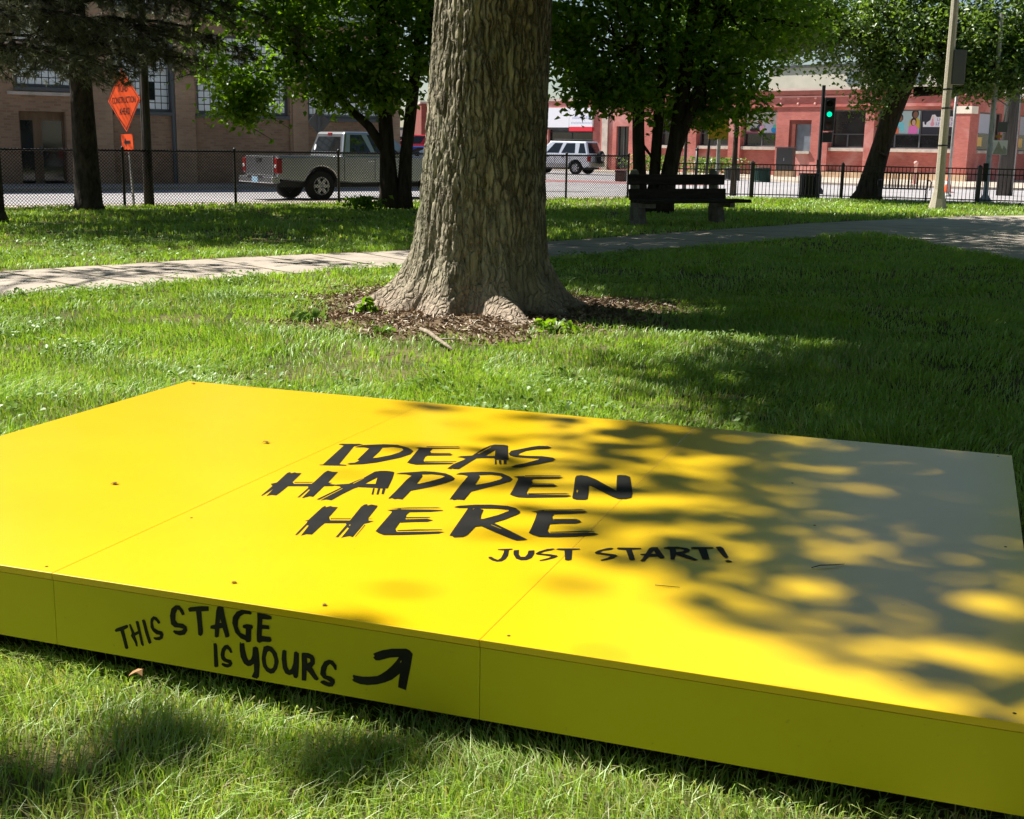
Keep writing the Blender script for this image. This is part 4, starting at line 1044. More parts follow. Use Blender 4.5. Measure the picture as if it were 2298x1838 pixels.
for i, p in enumerate(pf_pts):
    q = Vector(p) - o0
    w = .055 if i in (1, 3) else .04
    MB().box(-w, w, -w, w, -0.1, 1.02).add([(-w * 1.2, -w * 1.2, 1.02), (w * 1.2, -w * 1.2, 1.02), (w * 1.2, w * 1.2, 1.02), (-w * 1.2, w * 1.2, 1.02), (0, 0, 1.08)], [(0, 1, 4), (1, 2, 4), (2, 3, 4), (3, 0, 4), (3, 2, 1, 0)]).build('post', m_blackrust if i == 2 else m_black, PFE, loc=(q.x, q.y, 0))

# ------------------------------------------------------------------ concrete lamp posts
m_lamp = mat('exposed_aggregate_concrete', (0.40, 0.36, 0.28), 0.9, 0.15, col2=(0.56, 0.51, 0.41), vscale=45, bump=0.6, bscale=60, detail=4)
def lamp_post(x, y, label, hgt=8.0, k=1.0, lean=0.0):
    t = empty('lamp_post', (x, y, 0), R(12), label, 'lamp post', 'concrete lamp posts in the park')
    prof = [(0.25, -0.05), (0.215, 0.10), (0.165, 0.30), (0.130, 0.50), (0.118, 0.75), (0.075, hgt)]
    t.rotation_euler = (0, lean, R(12))
    MB().lathe([(r_ * k, z_) for r_, z_ in prof], 8, smooth=False).build('shaft', m_lamp, t)
    MB().tube([(0, 0, hgt, .03), (0.05, 0, hgt + .5, .03), (0.6, 0, hgt + .8, .028), (1.3, 0, hgt + .85, .025)], 8).build('bracket_arm', m_frame, t)
    MB().box(1.15, 1.75, -.13, .13, hgt + .74, hgt + .88).build('lamp_head', m_frame, t, bevel=.03)
    return t
lr = lamp_post(10.57, 31.8, 'pale concrete lamp post with a dark box strapped to it, right of the leaning tree')
lamp_post(0.02, 31.0, 'concrete lamp post mostly hidden behind the big trunk')
bx = MB().box(0.06, 0.36, -.12, .12, 3.03, 3.85).build('service_box', m_frame, lr, bevel=.015, rz=R(-20))
bd = MB()
for z in (1.55, 2.45, 2.9):
    rz_ = 0.118 - (z - .75) * 0.0059 + .006
    bd.lathe([(rz_, z), (rz_, z + .035)], 8, smooth=False)
    bd.box(rz_ - .02, rz_ + .035, -.03, .03, z, z + .04)
bd.build('steel_strap', m_black, lr)

# ------------------------------------------------------------------ construction sign
m_orange = mat('fluorescent_orange_sheet', (1.0, 0.105, 0.012), 0.6, 0.3)
m_galv = mat('galvanised_steel', (0.36, 0.36, 0.35), 0.5, 0.5, metal=0.4, var=0.15, vscale=10)
CS = empty('construction_sign', (-8.24, 27.3, 0), math.atan2(-0.729, -0.685) + R(90), 'orange diamond ROAD CONSTRUCTION AHEAD sign over a small arrow plaque', 'road sign')
TILT = 0.0
CS.rotation_euler = (Matrix.Rotation(R(-2.2), 3, 'Y') @ Matrix.Rotation(math.atan2(-0.729, -0.685) + R(90), 3, 'Z')).to_euler()
MB().box(-.025, .025, .012, .05, -0.1, 1.50).build('post', m_galv, CS)
hp = bpy.data.objects.new
def tilted(mb):
    mt = Matrix.Translation((0, 0, 1.45)) @ Matrix.Rotation(TILT * -1, 4, 'Y') @ Matrix.Translation((0, 0, -1.45))
    mb.v = [tuple(mt @ Vector(p)) for p in mb.v]
    return mb
dz, dr = 2.20, 0.655
def dia(r): return [(-r, dz), (0, dz - r), (r, dz), (0, dz + r)]
db = tilted(MB().prism(dia(dr), 0.0, 0.01)).build('diamond_panel', m_orange, CS)
bo = MB()
o_, i_ = dia(dr - .035), dia(dr - .06)
for k in range(4):
    a, b, c, d = o_[k], o_[(k + 1) % 4], i_[(k + 1) % 4], i_[k]
    bo.add([(a[0], -.002, a[1]), (b[0], -.002, b[1]), (c[0], -.002, c[1]), (d[0], -.002, d[1])], [(0, 1, 2, 3)])
tilted(bo).build('border_line', m_black, db)
for txt, zc, sz in (('ROAD', dz + .235, .20), ('CONSTRUCTION', dz, .185), ('AHEAD', dz - .235, .20)):
    vs, fs = text_mesh(txt, sz, 0.66)
    tilted(MB().add([(a, -.003, dz + (zc - dz) + b) for a, b in vs], fs)).build('sign_lettering', m_black, db)
pl_ = tilted(MB().box(-.235, .235, -.004, .008, 1.13, 1.50)).build('arrow_plaque', m_orange, CS, bevel=.0)
tilted(MB().add([(a, -.007, 1.33 + b) for a, b in ((-.13, 0), (-.04, .09), (-.04, .032), (.13, .032), (.13, -.032), (-.04, -.032), (-.04, -.09))], [(0, 1, 2, 3, 4, 5, 6)])).build('arrow', m_black, pl_)
m_amber = mat('amber_lens', (0.85, 0.28, 0.02), 0.25, 0.5)
tilted(MB().lathe([(0.0, -.05), (.07, -.045), (.095, -.02), (.095, .03), (.0, .04)], 16, (-.30, .0, dz + .53), axis='y')).build('warning_lamp', m_amber, CS)
tilted(MB().box(-.16, .16, .02, .05, dz + .50, dz + .53)).build('cross_bar', m_galv, CS)

# grey back of another diamond sign, behind the pickup
BS = empty('road_sign', (-5.53, 36.0, 0), R(20), 'grey back of a diamond road sign standing behind the pickup', 'road sign')
MB().box(-.035, .035, -.03, .03, -.1, 2.75).build('post', m_frame, BS)
MB().prism([(-.31, 1.95), (0, 1.58), (.31, 1.95), (0, 2.32)], .035, .05).build('sign_panel', mat('sign_back', (0.115, 0.115, 0.125), 0.5, 0.4), BS)
# brown yellow board in shade
m_yb = mat('school_sign_yellow', (0.40, 0.24, 0.02), 0.6, 0.3, var=0.15, vscale=4)
YB = empty('road_sign', (6.06, 38.6, 0), R(5), 'square yellow brown sign board on a black pole under the maple', 'road sign')
MB().tube([(-.33, .03, -.1, .045), (-.20, .03, 2.9, .04)], 8).build('post', m_black, YB)
MB().box(-.30, .30, -.01, .008, 1.68, 2.38).build('sign_panel', m_yb, YB)
GP = empty('bollard_post', (6.25, 39.6, 0), 0, 'grey square post standing beside the sign pole', 'post')
MB().box(-.05, .05, -.05, .05, -.1, 1.72).build('post', m_galv, GP)
MB().box(.055, .12, -.05, .05, .32, .62).build('reflector', m_orange, GP)
for x, y, hh, lb in ((5.05, 38.2, 2.8, 'thin black pole just right of the maple stems'), (5.42, 38.4, 1.35, 'short black post between the maple and the yellow brown sign')):
    t = empty('pole', (x, y, 0), 0, lb, 'pole', 'black poles behind the timber bench')
    MB().tube([(0, 0, -.1, .05), (0, 0, hh, .045)], 8).build('shaft', m_black, t)
    MB().lathe([(.06, hh), (.06, hh + .04), (0, hh + .06)], 8).build('cap', m_black, t)

# ------------------------------------------------------------------ traffic signal
TS = empty('traffic_light', (10.30, 43.5, -.06), R(-14), 'black traffic signal on a black pole showing green', 'traffic light')
MB().lathe([(.20, 0), (.20, .12), (.13, .22), (.12, .6), (.065, .75), (.06, 3.6)], 12).build('pole', m_black, TS)
MB().box(.06, .42, -.13, .12, 2.10, 3.20).build('signal_housing', m_black, TS, bevel=.03)
m_go = mat('green_signal_lens', (0.02, 0.6, 0.3), 0.3, 0.5, emit=((0.0, 0.9, 0.38), 0.9))
m_off = mat('unlit_lens', (0.03, 0.012, 0.01), 0.3, 0.5)
for k, z in enumerate((3.0, 2.65)):
    vz = MB().lathe([(.115, -.13), (.115, -.30), (.120, -.30), (.120, -.13)], 14, (.24, 0, z - .0), axis='y')
    vz.build('visor', m_black, TS)
MB().lathe([(.0, -.15), (.06, -.148), (.11, -.133)], 16, (.24, 0, 3.0), axis='y').build('lens', m_off, TS)
MB().lathe([(.0, -.15), (.05, -.148), (.085, -.133)], 16, (.24, 0, 2.65), axis='y').build('lens', m_go, TS)
MB().lathe([(.0, -.15), (.06, -.148), (.11, -.133)], 16, (.24, 0, 2.30), axis='y').build('lens', m_off, TS)
MB().box(.05, .38, -.16, .05, 1.72, 2.06).build('pedestrian_signal', m_black, TS, bevel=.02)
MB().box(-.08, .02, -.13, -.07, .85, 1.15).build('push_button_box', m_black, TS, bevel=.01)

# ------------------------------------------------------------------ right hand poles
SP = empty('sign_pole', (13.36, 36.2, 0), R(-20), 'grey steel pole with a white square sign inside the right end of the fence', 'sign pole')
MB().lathe([(.22, -.05), (.2, .06), (.10, .2), (.075, .25), (.065, 5.2)], 12).build('shaft', m_galv, SP)
MB().box(.08, .46, -.03, -.015, 1.36, 1.76).build('sign_panel', m_white, SP)
MB().add([(.09, -.033, 1.37), (.45, -.033, 1.37), (.45, -.033, 1.5), (.36, -.033, 1.62), (.33, -.033, 1.5), (.22, -.033, 1.74)], [(0, 1, 2, 3, 4, 5)]).build('sign_print', m_galv, SP)
MB().box(.13, .30, -.03, -.015, 1.83, 1.90).build('small_plate', m_yb, SP)
MB().box(.16, .43, -.10, .10, 1.98, 2.26).build('signal_box', m_frame, SP, bevel=.02)
MB().tube([(.3, 0, 2.26, .02), (.36, 0, 2.7, .02), (.05, 0, 2.9, .02)], 6).build('bracket', m_galv, SP)
MB().box(-.13, .02, -.10, .05, .62, 1.12).build('control_box', m_black, SP, bevel=.02)
LP2 = empty('utility_pole', (-7.79, 27.0, 0), 0, 'slim dark timber pole just right of the orange construction sign', 'utility pole')
m_pole = mat('weathered_pole_timber', (0.060, 0.054, 0.050), 0.9, 0.15, col2=(0.11, 0.10, 0.095), vscale=5, stretch=(6, 6, .3), bump=.4)
MB().tube([(0, 0, -.1, .105), (0, 0, 1.5, .092), (0, 0, 8, .075)], 12).build('shaft', m_pole, LP2)
MB().tube([(-.095, -.03, 0, .012), (-.088, -.03, 3, .012), (-.08, -.03, 7, .012)], 6).build('conduit', m_galv, LP2)
UP = empty('utility_pole', (17.25, 45.0, -.06), 0, 'thick dark wooden utility pole beyond the white square sign', 'utility pole')
MB().tube([(0, 0, -.1, .27), (0, 0, 4, .25), (0, 0, 9.5, .19)], 14).build('shaft', m_pole, UP)
MB().box(-1.2, 1.2, -.06, .06, 8.6, 8.75).build('cross_arm', m_pole, UP)
MB().tube([(.22, -.17, 0, .03), (.20, -.15, 5, .03)], 6).build('conduit', m_galv, UP)
TP = empty('pole', (14.6, 43.0, -.06), 0, 'thin pale pole between the steel sign pole and the utility pole', 'pole')
MB().tube([(0, 0, -.1, .05), (0, 0, 4.2, .045)], 8).build('shaft', m_galv, TP)
MB().lathe([(.12, 0), (.12, .05), (.06, .1)], 10).build('base_plate', m_galv, TP)

# ------------------------------------------------------------------ bins, planters, cabinets
def slat_bin(name, x, y, z, r, hgt, m, label, group=None, liner=None):
    t = empty(name, (x, y, z), 0, label, 'litter bin' if 'bin' in name else 'planter', group)
    mb = MB()
    n = 22
    for k in range(n):
        a = 2 * math.pi * k / n
        mb.box(-.02, .02, r - .006, r + .006, .05, hgt - .05, rz=a)
    mb.build('slats', m, t)
    MB().lathe([(r - .02, .03), (r - .02, hgt - .08)], 20).build('liner', liner or m, t)
    MB().lathe([(r + .015, hgt - .06), (r + .03, hgt - .03), (r + .015, hgt), (r - .05, hgt), (r - .05, hgt - .06)], 24).build('rim', m, t)
    MB().lathe([(0, .0), (r + .012, .0), (r + .012, .06), (0, .06)], 24).build('base', m, t)
    return t
slat_bin('litter_bin', 8.83, 38.3, -.02, .30, .74, m_black, 'round black slatted litter bin behind the picket fence below the traffic light')
m_dgreen = mat('dark_green_slats', (0.012, 0.045, 0.035), 0.6, 0.3)
slat_bin('planter', 11.25, 58.3, -.06, .38, .66, m_dgreen, 'dark green slatted tub by the far kerb, nearer the dark cabinet', 'slatted tubs along the far kerb')
slat_bin('planter', 10.2, 60.2, -.06, .36, .60, m_black, 'black slatted tub by the far kerb, left of the green one', 'slatted tubs along the far kerb')
UC = empty('utility_cabinet', (13.9, 66.0, .04), R(-25), 'dark grey utility cabinet on a tan plinth before the boarded window', 'cabinet')
MB().box(-.42, .42, -.35, .35, .30, 1.44).build('body', mat('cabinet_paint', (0.05, 0.052, 0.058), .5, .4), UC, bevel=.02)
MB().box(-.46, .46, -.39, .39, 1.445, 1.50).build('lid', m_frame, UC)
MB().box(-.5, .5, -.43, .43, -.02, .298).build('plinth', m_tan, UC)
MB().box(-.03, .0, -.37, -.352, .8, .95).build('handle', m_galv, UC)
RBN = empty('litter_bin', (4.53, 55.0, -.05), R(-20), 'square dark stone litter bin in the street left of the maple stems', 'litter bin')
m_ag = mat('pebble_concrete', (0.075, 0.07, 0.055), .95, .1, col2=(.16, .15, .12), vscale=30)
MB().box(-.21, .21, -.21, .21, 0, .40).build('body', m_ag, RBN, bevel=.02)
MB().box(-.23, .23, -.23, .23, .402, .47).build('lid', m_black, RBN, bevel=.02)
def shrub(name, x, y, z, w, hgt, n, seed, m, label, group=None, lw=.05):
    rg = np.random.default_rng(seed)
    c = np.stack([rg.normal(0, w * .45, n), rg.normal(0, w * .3, n), rg.random(n) ** .7 * hgt], 1)
    v, f, tn = leaf_quads(c, lw, rg, up=.4)
    t = empty(name, (x, y, z), 0, label, 'plant', group)
    np_mesh('foliage', v, f, m, t, tn)
    mb = MB()
    for k in range(5):
        mb.tube([(0, 0, -.03, .012), (rg.normal(0, w * .2), rg.normal(0, w * .15), hgt * .7, .005)], 5)
    mb.build('stems', m_leg, t)
    return t
# traffic cones / markers
m_cone = mat('orange_plastic', (0.85, 0.10, 0.02), .5, .4)
for x, y, lb in ((16.1, 47.5, 'orange traffic cone in the street just right of the concrete lamp post'), (6.75, 43.0, 'orange traffic cone in the street behind the timber bench')):
    t = empty('traffic_cone', (x, y, -.06), 0, lb, 'cone', 'orange traffic cones in the street')
    MB().lathe([(.13, .03), (.11, .2), (.075, .40), (.03, .68), (0, .69)], 14).build('cone', m_cone, t)
    MB().box(-.19, .19, -.19, .19, 0, .03).build('base', m_cone, t)
    MB().lathe([(.099, .30), (.079, .42)], 14).build('reflective_band', m_white, t)
HY = empty('standpipe', (17.2, 55.0, .03), 0, 'small pink pipe stub near the building corner', 'pipe')
MB().lathe([(.07, 0), (.07, .85), (.10, .87), (.10, .95), (.0, 1.0)], 10).build('pipe', m_pink, HY)
MB().lathe([(.12, 0), (.12, .05), (.07, .06)], 10).build('flange', m_pink, HY)

# ------------------------------------------------------------------ timber bench with concrete ends
m_timber = mat('dark_bench_timber', (0.030, 0.024, 0.018), .8, .2, var=.4, vscale=4, stretch=(.4, 3, 3), bump=.4)
m_benchc = mat('bench_concrete', (0.13, 0.122, 0.105), .95, .1, col2=(.22, .205, .175), vscale=9, bump=.4)
BN = empty('park_bench', (2.13, 22.9, 0), R(29), 'heavy dark timber park bench with concrete ends beside the path', 'bench')
# local x along the bench, local -y is the seat side
for x in (0.05, 1.83):
    o = MB().prism([(-.0, -.05), (.34, -.05), (.24, .34), (-.04, .34)], x, x + .15)
    o.v = [(p[1], .16 - p[0], p[2]) for p in o.v]
    o.build('concrete_leg', m_benchc, BN)
    MB().tube([(x + .075, .10, .10, .095), (x + .075, .15, .55, .085), (x + .075, .19, .92, .085), (x + .075, .195, .98, .07), (x + .075, .197, 1.01, .03)], 10).build('concrete_post', m_benchc, BN)
    MB().box(x + .02, x + .13, -.44, .12, .34, .42).build('seat_bearer', m_benchc, BN)
for z0, z1, y in ((.74, .93, .055), (.47, .67, .015)):
    MB().box(-.06, 2.10, y - .04, y + .03, z0, z1, rx=R(-4)).build('back_plank', m_timber, BN, bevel=.012)
for y0 in (-.50, -.34, -.18):
    MB().box(-.10, 2.30, y0, y0 + .14, .425, .485).build('seat_plank', m_timber, BN, bevel=.01)

# slatted metal bench by the fence
MBN = empty('slatted_bench', (10.35, 36.15, 0), R(-19), 'small black metal slatted bench against the picket fence by the leaning tree', 'bench')
sb = MB()
for k in range(15):
    x = .04 + k * .085
    sb.box(x, x + .034, .02, .032, .40, .80, rx=R(-8))
    sb.box(x, x + .034, -.42, .02, .385, .397)
sb.build('slats', m_black, MBN)
MB().box(0, 1.26, .015, .045, .36, .40).box(0, 1.26, -.05, -.02, .79, .83).box(0, 1.26, -.45, -.42, .37, .40).build('frame', m_black, MBN)
for x in (0.02, 1.24):
    MB().tube([(x, .02, -.02, .018), (x, .02, .40, .018)], 6).build('leg', m_black, MBN)
    MB().tube([(x, -.42, -.02, .018), (x, -.42, .42, .018)], 6).build('leg', m_black, MBN)
    MB().tube([(x + (.10 if x > 1 else -.06), -.42, .36, .016), (x + (.12 if x > 1 else -.08), -.42, .58, .016), (x + (.10 if x > 1 else -.06), -.36, .62, .016), (x, .0, .62, .016)], 6).build('armrest', m_black, MBN)
# ------------------------------------------------------------------ vehicles
def car_paint(name, col, metal=0.35):
    return mat(name, col, 0.32, 0.5, metal=metal, coat=0.6, var=0.03, vscale=1.0)
m_silver = car_paint('silver_paint', (0.40, 0.41, 0.42), 0.9)
m_palesilver = car_paint('pale_silver_paint', (0.70, 0.74, 0.80), 0.25)
m_redcar = car_paint('red_car_paint', (0.50, 0.012, 0.02), 0.1)
m_bluecar = car_paint('blue_car_paint', (0.012, 0.035, 0.20), 0.2)
m_whitecar = car_paint('white_car_paint', (0.82, 0.82, 0.80), 0.0)
m_tyre = mat('tyre_rubber', (0.014, 0.014, 0.014), .85, .2)
m_rim = mat('alloy_rim', (0.45, 0.45, 0.46), .35, .5, metal=.6)
m_chrome = mat('chrome', (0.62, 0.62, 0.64), .18, .6, metal=.85)
m_trim = mat('dark_plastic_trim', (0.035, 0.036, 0.038), .6, .3)
m_tail = mat('red_tail_lens', (0.24, 0.008, 0.008), .25, .5)
m_rev = mat('clear_reverse_lens', (0.55, 0.5, 0.5), .2, .5)
m_plate = mat('pale_blue_plate', (0.30, 0.48, 0.62), .5, .3)
m_carglass = mat('tinted_car_glass', (0.012, 0.014, 0.015), .04, .7)
m_head = mat('clear_headlamp', (0.6, 0.62, 0.65), .1, .6)

def arc_pts(cx, cz, r, z_cut):
    """wheel arch from front to rear (x decreasing) as part of the lower outline"""
    a0 = math.asin(max(-1, min(1, (z_cut - cz) / r)))
    n = 9
    return [(cx + r * math.cos(a0 + (math.pi - 2 * a0) * i / n), cz + r * math.sin(a0 + (math.pi - 2 * a0) * i / n)) for i in range(n + 1)]

def hull8(base, roof):
    v = base + roof
    return MB().add(v, [(0, 1, 2, 3), (7, 6, 5, 4), (0, 4, 5, 1), (1, 5, 6, 2), (2, 6, 7, 3), (3, 7, 4, 0)])

def on_face(c, u0, u1, v0, v1, off=0.008, taper=0.0):
    """panel on a 4-corner face c=[bl,br,tr,tl]; returns an 8-vertex slab"""
    c = [Vector(p) for p in c]
    def p(u, v): return (c[0] * (1 - u) + c[1] * u) * (1 - v) + (c[3] * (1 - u) + c[2] * u) * v
    n = (c[1] - c[0]).cross(c[3] - c[0]).normalized()
    q = [p(u0, v0), p(u1, v0), p(u1 - taper, v1), p(u0 + taper, v1)]
    lo = [a - n * 0.01 for a in q]; hi = [a + n * off for a in q]
    return MB().add([tuple(a) for a in lo + hi], [(3, 2, 1, 0), (4, 5, 6, 7), (0, 1, 5, 4), (1, 2, 6, 5), (2, 3, 7, 6), (3, 0, 4, 7)])

def wheel(t, x, y, r, w=0.23):
    s = 1 if y > 0 else -1
    prof = [(r * .62, -w / 2), (r * .93, -w / 2), (r, -w / 2 + .03), (r, w / 2 - .03), (r * .93, w / 2), (r * .62, w / 2)]
    wl = MB().lathe(prof, 28, (x, y, r), axis='y').build('wheel', m_tyre, t)
    rm = MB().lathe([(r * .64, s * w * .30), (r * .60, s * w * .46), (r * .54, s * w * .40), (r * .5, s * w * .25)], 24, (x, y, r), axis='y')
    for k in range(6):
        a = k * math.pi / 3
        d = Vector((math.cos(a), 0, math.sin(a))); q = Vector((-d.z, 0, d.x)) * .045
        o = Vector((x, y + s * w * .36, r)); yv = Vector((0, s * .03, 0))
        A = [o + d * r * .12 + q, o + d * r * .12 - q, o + d * r * .56 - q * .8, o + d * r * .56 + q * .8]
        rm.add([tuple(v) for v in A] + [tuple(v + yv) for v in A], [(3, 2, 1, 0), (4, 5, 6, 7), (0, 1, 5, 4), (1, 2, 6, 5), (2, 3, 7, 6), (3, 0, 4, 7)])
    rm.lathe([(r * .17, s * w * .30), (r * .15, s * w * .48), (0, s * w * .50)], 12, (x, y, r), axis='y')
    rm.build('rim', m_rim, wl)
    MB().lathe([(0, s * w * .1), (r * .6, s * w * .1)], 20, (x, y, r), axis='y').build('brake_disc', m_trim, wl)

# --- silver pickup, seen from behind and its right side, parked along the fence
PK = empty('pickup_truck', (-6.42, 32.05, -.06), math.atan2(FD.y, FD.x), 'silver crew cab pickup truck parked beyond the chain link fence, tailgate towards us', 'pickup truck')
prof = [(0, .55), (0.02, 1.09), (1.86, 1.12), (4.15, 1.12), (4.35, 1.11), (5.25, 1.0), (5.48, .82), (5.50, .50), (5.15, .44)]
prof += arc_pts(4.62, .38, .47, .46) + [(2.2, .43)] + arc_pts(1.22, .38, .48, .47) + [(.4, .50)]
MB().prism(prof, -.94, .94).build('body', m_silver, PK, bevel=.035)
MB().box(.10, 1.78, -.80, .80, 1.10, 1.116).build('cargo_bed', m_trim, PK)
base = [(1.84, .90, 1.10), (1.84, -.90, 1.10), (4.10, -.90, 1.10), (4.10, .90, 1.10)]
roof = [(2.02, .70, 1.73), (2.02, -.70, 1.73), (3.25, -.70, 1.74), (3.25, .70, 1.74)]
hull8(base, roof).build('cab', m_silver, PK, bevel=.06)
F_rear = [base[0], base[1], roof[1], roof[0]]
F_right = [base[1], base[2], roof[2], roof[1]]
F_left = [base[3], base[0], roof[0], roof[3]]
F_front = [base[2], base[3], roof[3], roof[2]]
rw = on_face(F_rear, .08, .92, .20, .80, taper=.03).build('rear_window', m_carglass, PK, bevel=.012)
MB().lathe([(0, 0), (.075, 0)], 16).build('sticker', m_white, rw)
st_ = rw.children[-1]; st_.location = (1.895, .62, 1.33); st_.rotation_euler = (0, R(-75), 0); st_.scale = (1.1, .7, 1)
on_face(F_rear, .43, .57, .86, .95, off=.02).build('brake_light', m_tail, PK, bevel=.006)
for f_, s in ((F_right, 0), (F_left, 1)):
    for a, b in ((.10, .40), (.46, .80)):
        if s: a, b = 1 - b, 1 - a
        on_face(f_, a, b, .18, .88, taper=.03).build('side_window', m_carglass, PK, bevel=.008)
on_face(F_front, .06, .94, .08, .92).build('windscreen', m_carglass, PK, bevel=.008)
tg = MB().box(-.035, .03, -.76, .76, .62, 1.10).build('tailgate', m_silver, PK, bevel=.018)
MB().box(-.055, -.034, -.14, .14, .95, 1.05).build('handle', m_black, tg, bevel=.008)
MB().box(-.062, -.054, -.10, .10, .985, 1.0).build('handle_lever', m_chrome, tg)
for s in (-1, 1):
    y0, y1 = (.80, .955) if s > 0 else (-.955, -.80)
    tl = MB().box(-.03, .13, y0, y1, .68, 1.05).build('tail_light', m_tail, PK, bevel=.03)
    MB().box(-.038, -.028, y0 + .03, y1 - .03, .82, .90).build('reverse_lamp', m_rev, tl)
bp_ = MB().box(-.16, .06, -.94, .94, .44, .60).build('rear_bumper', m_chrome, PK, bevel=.025)
MB().box(-.165, -.158, -.16, .16, .45, .59).build('plate', m_plate, bp_)
MB().box(-.17, -.155, -.42, -.2, .575, .607).box(-.17, -.155, .2, .42, .575, .607).build('step_pad', m_trim, bp_)
MB().box(0.1, 5.2, -.7, .7, .34, .50).build('chassis', m_trim, PK)
for x, y in ((1.22, .82), (1.22, -.82), (4.62, .82), (4.62, -.82)): wheel(PK, x, y, .375, .25)
for s in (-1, 1):
    MB().box(3.55, 3.70, s * .92 if s > 0 else -1.12, 1.12 if s > 0 else -.92, 1.16, 1.34).build('wing_mirror', m_trim, PK, bevel=.03)
    for x in (2.66, 3.6):
        MB().box(x - .1, x + .1, s * .955 - .012, s * .955 + .012, .98, 1.02).build('door_handle', m_chrome, PK, bevel=.006)
    for x in (1.88, 2.78, 3.85):
        MB().box(x - .006, x + .006, s * .9415 - .003, s * .9415 + .003, .52, 1.09).build('door_seam', m_trim, PK)
    MB().box(5.28, 5.44, s * .60 if s > 0 else -.92, .92 if s > 0 else -.60, .80, .98).build('headlight', m_head, PK, bevel=.02)
MB().box(5.40, 5.58, -.92, .92, .45, .62).build('front_bumper', m_chrome, PK, bevel=.03)

# --- generic estate / hatch built from a few dimensions
def estate(loc, rz, paint, label, L=4.15, W=1.74, H=1.70, belt=1.02, spare=False, rack=False, lower=None, low=.36, r=.345, roof0=.28, roof1=2.35, screen=3.05, name='parked_car'):
    t = empty(name, loc, rz, label, 'car')
    ax0, ax1 = .82, L - .78
    hb = belt - .03
    prof = [(0.03, low + .10), (0.0, belt - .05), (.06, belt), (screen, belt), (screen + .05, hb), (L - .22, hb - .12), (L - .03, hb - .32), (L, low + .12), (L - .3, low)]
    prof += arc_pts(ax1, r, r + .09, low + .02) + [(L / 2, low - .02)] + arc_pts(ax0, r, r + .09, low + .02) + [(.3, low)]
    hw = W / 2
    MB().prism(prof, -hw, hw).build('body', paint, t, bevel=.035)
    base = [(.08, hw - .03, belt - .02), (.08, -hw + .03, belt - .02), (screen, -hw + .03, belt - .02), (screen, hw - .03, belt - .02)]
    roof = [(roof0, hw - .17, H), (roof0, -hw + .17, H), (roof1, -hw + .18, H + .01), (roof1, hw - .18, H + .01)]
    hull8(base, roof).build('cab', paint, t, bevel=.05)
    FR = [base[0], base[1], roof[1], roof[0]]; FRt = [base[1], base[2], roof[2], roof[1]]; FL_ = [base[3], base[0], roof[0], roof[3]]; FF = [base[2], base[3], roof[3], roof[2]]
    on_face(FR, .07, .93, .14, .90, taper=.02).build('rear_window', m_carglass, t, bevel=.01)
    for f_, s in ((FRt, 0), (FL_, 1)):
        for a, b in ((.045, .20), (.27, .55), (.60, .86)):
            if s: a, b = 1 - b, 1 - a
            on_face(f_, a, b, .14, .86, taper=.025).build('side_window', m_carglass, t, bevel=.008)
    on_face(FF, .06, .94, .08, .92).build('windscreen', m_carglass, t, bevel=.008)
    for s in (-1, 1):
        y0, y1 = (hw - .16, hw + .012) if s > 0 else (-hw - .012, -hw + .16)
        MB().box(-.02, .14, y0, y1, .68, .94).build('tail_light', m_tail, t, bevel=.015)
        MB().box(L - .26, L - .04, y0, y1, hb - .30, hb - .14).build('headlight', m_head, t, bevel=.02)
        MB().box(screen - .45, screen - .28, s * (hw + .09) - .10, s * (hw + .09) + .10, belt + .02, belt + .17).build('wing_mirror', m_trim, t, bevel=.03)
        for x in (1.55, 2.45):
            MB().box(x - .09, x + .09, s * (hw + .008) - .012, s * (hw + .008) + .012, belt - .14, belt - .10).build('door_handle', m_trim, t, bevel=.005)
        for x in (1.15, 2.02, 2.92):
            MB().box(x - .006, x + .006, s * (hw + .001) - .003, s * (hw + .001) + .003, low + .12, belt - .02).build('door_seam', m_trim, t)
        if lower:
            MB().box(ax0 + r + .12, ax1 - r - .12, s * (hw + .004) - .014, s * (hw + .004) + .014, low - .01, low + .20).build('sill_cladding', lower, t, bevel=.008)
    MB().box(-.10, .10, -hw + .01, hw - .01, low + .02, low + .30).build('rear_bumper', lower or paint, t, bevel=.03)
    MB().box(L - .12, L + .07, -hw + .02, hw - .02, low + .0, low + .26).build('front_bumper', lower or paint, t, bevel=.03)
    MB().box(.15, L - .2, -hw + .2, hw - .2, low - .1, low + .05).build('chassis', m_trim, t)
    for x, y in ((ax0, hw - .12), (ax0, -hw + .12), (ax1, hw - .12), (ax1, -hw + .12)): wheel(t, x, y, r, .21)
    if spare:
        prof_ = [(.0, -.14), (.2, -.14), (.22, -.12), (.31, -.12), (.335, -.09), (.335, .05), (.30, .07), (.0, .07)]
        sw_ = MB().lathe(prof_, 26, (-.16, -.12, .90), axis='x').build('spare_wheel', m_tyre, t)
        MB().lathe([(.20, -.145), (.17, -.165), (.06, -.15), (.0, -.17)], 18, (-.16, -.12, .90), axis='x').build('rim', m_rim, sw_)
    if rack:
        for s in (-1, 1):
            MB().tube([(roof0 + .15, s * (hw - .26), H + .02, .015), (roof0 + .25, s * (hw - .26), H + .09, .018), (roof1 - .2, s * (hw - .26), H + .09, .018), (roof1 - .08, s * (hw - .26), H + .02, .015)], 6).build('roof_rail', m_trim, t)
        for x in (.9, 1.5, 2.0):
            MB().box(x - .02, x + .02, -hw + .27, hw - .27, H + .075, H + .10).build('roof_bar', m_trim, t)
    return t
SUVC = estate((4.22, 67.2, -.05), R(152), m_palesilver, 'pale silver estate car with spare wheel on its tail door, crossing the street', L=4.1, W=1.76, H=1.70, spare=True, rack=True, lower=m_silver)
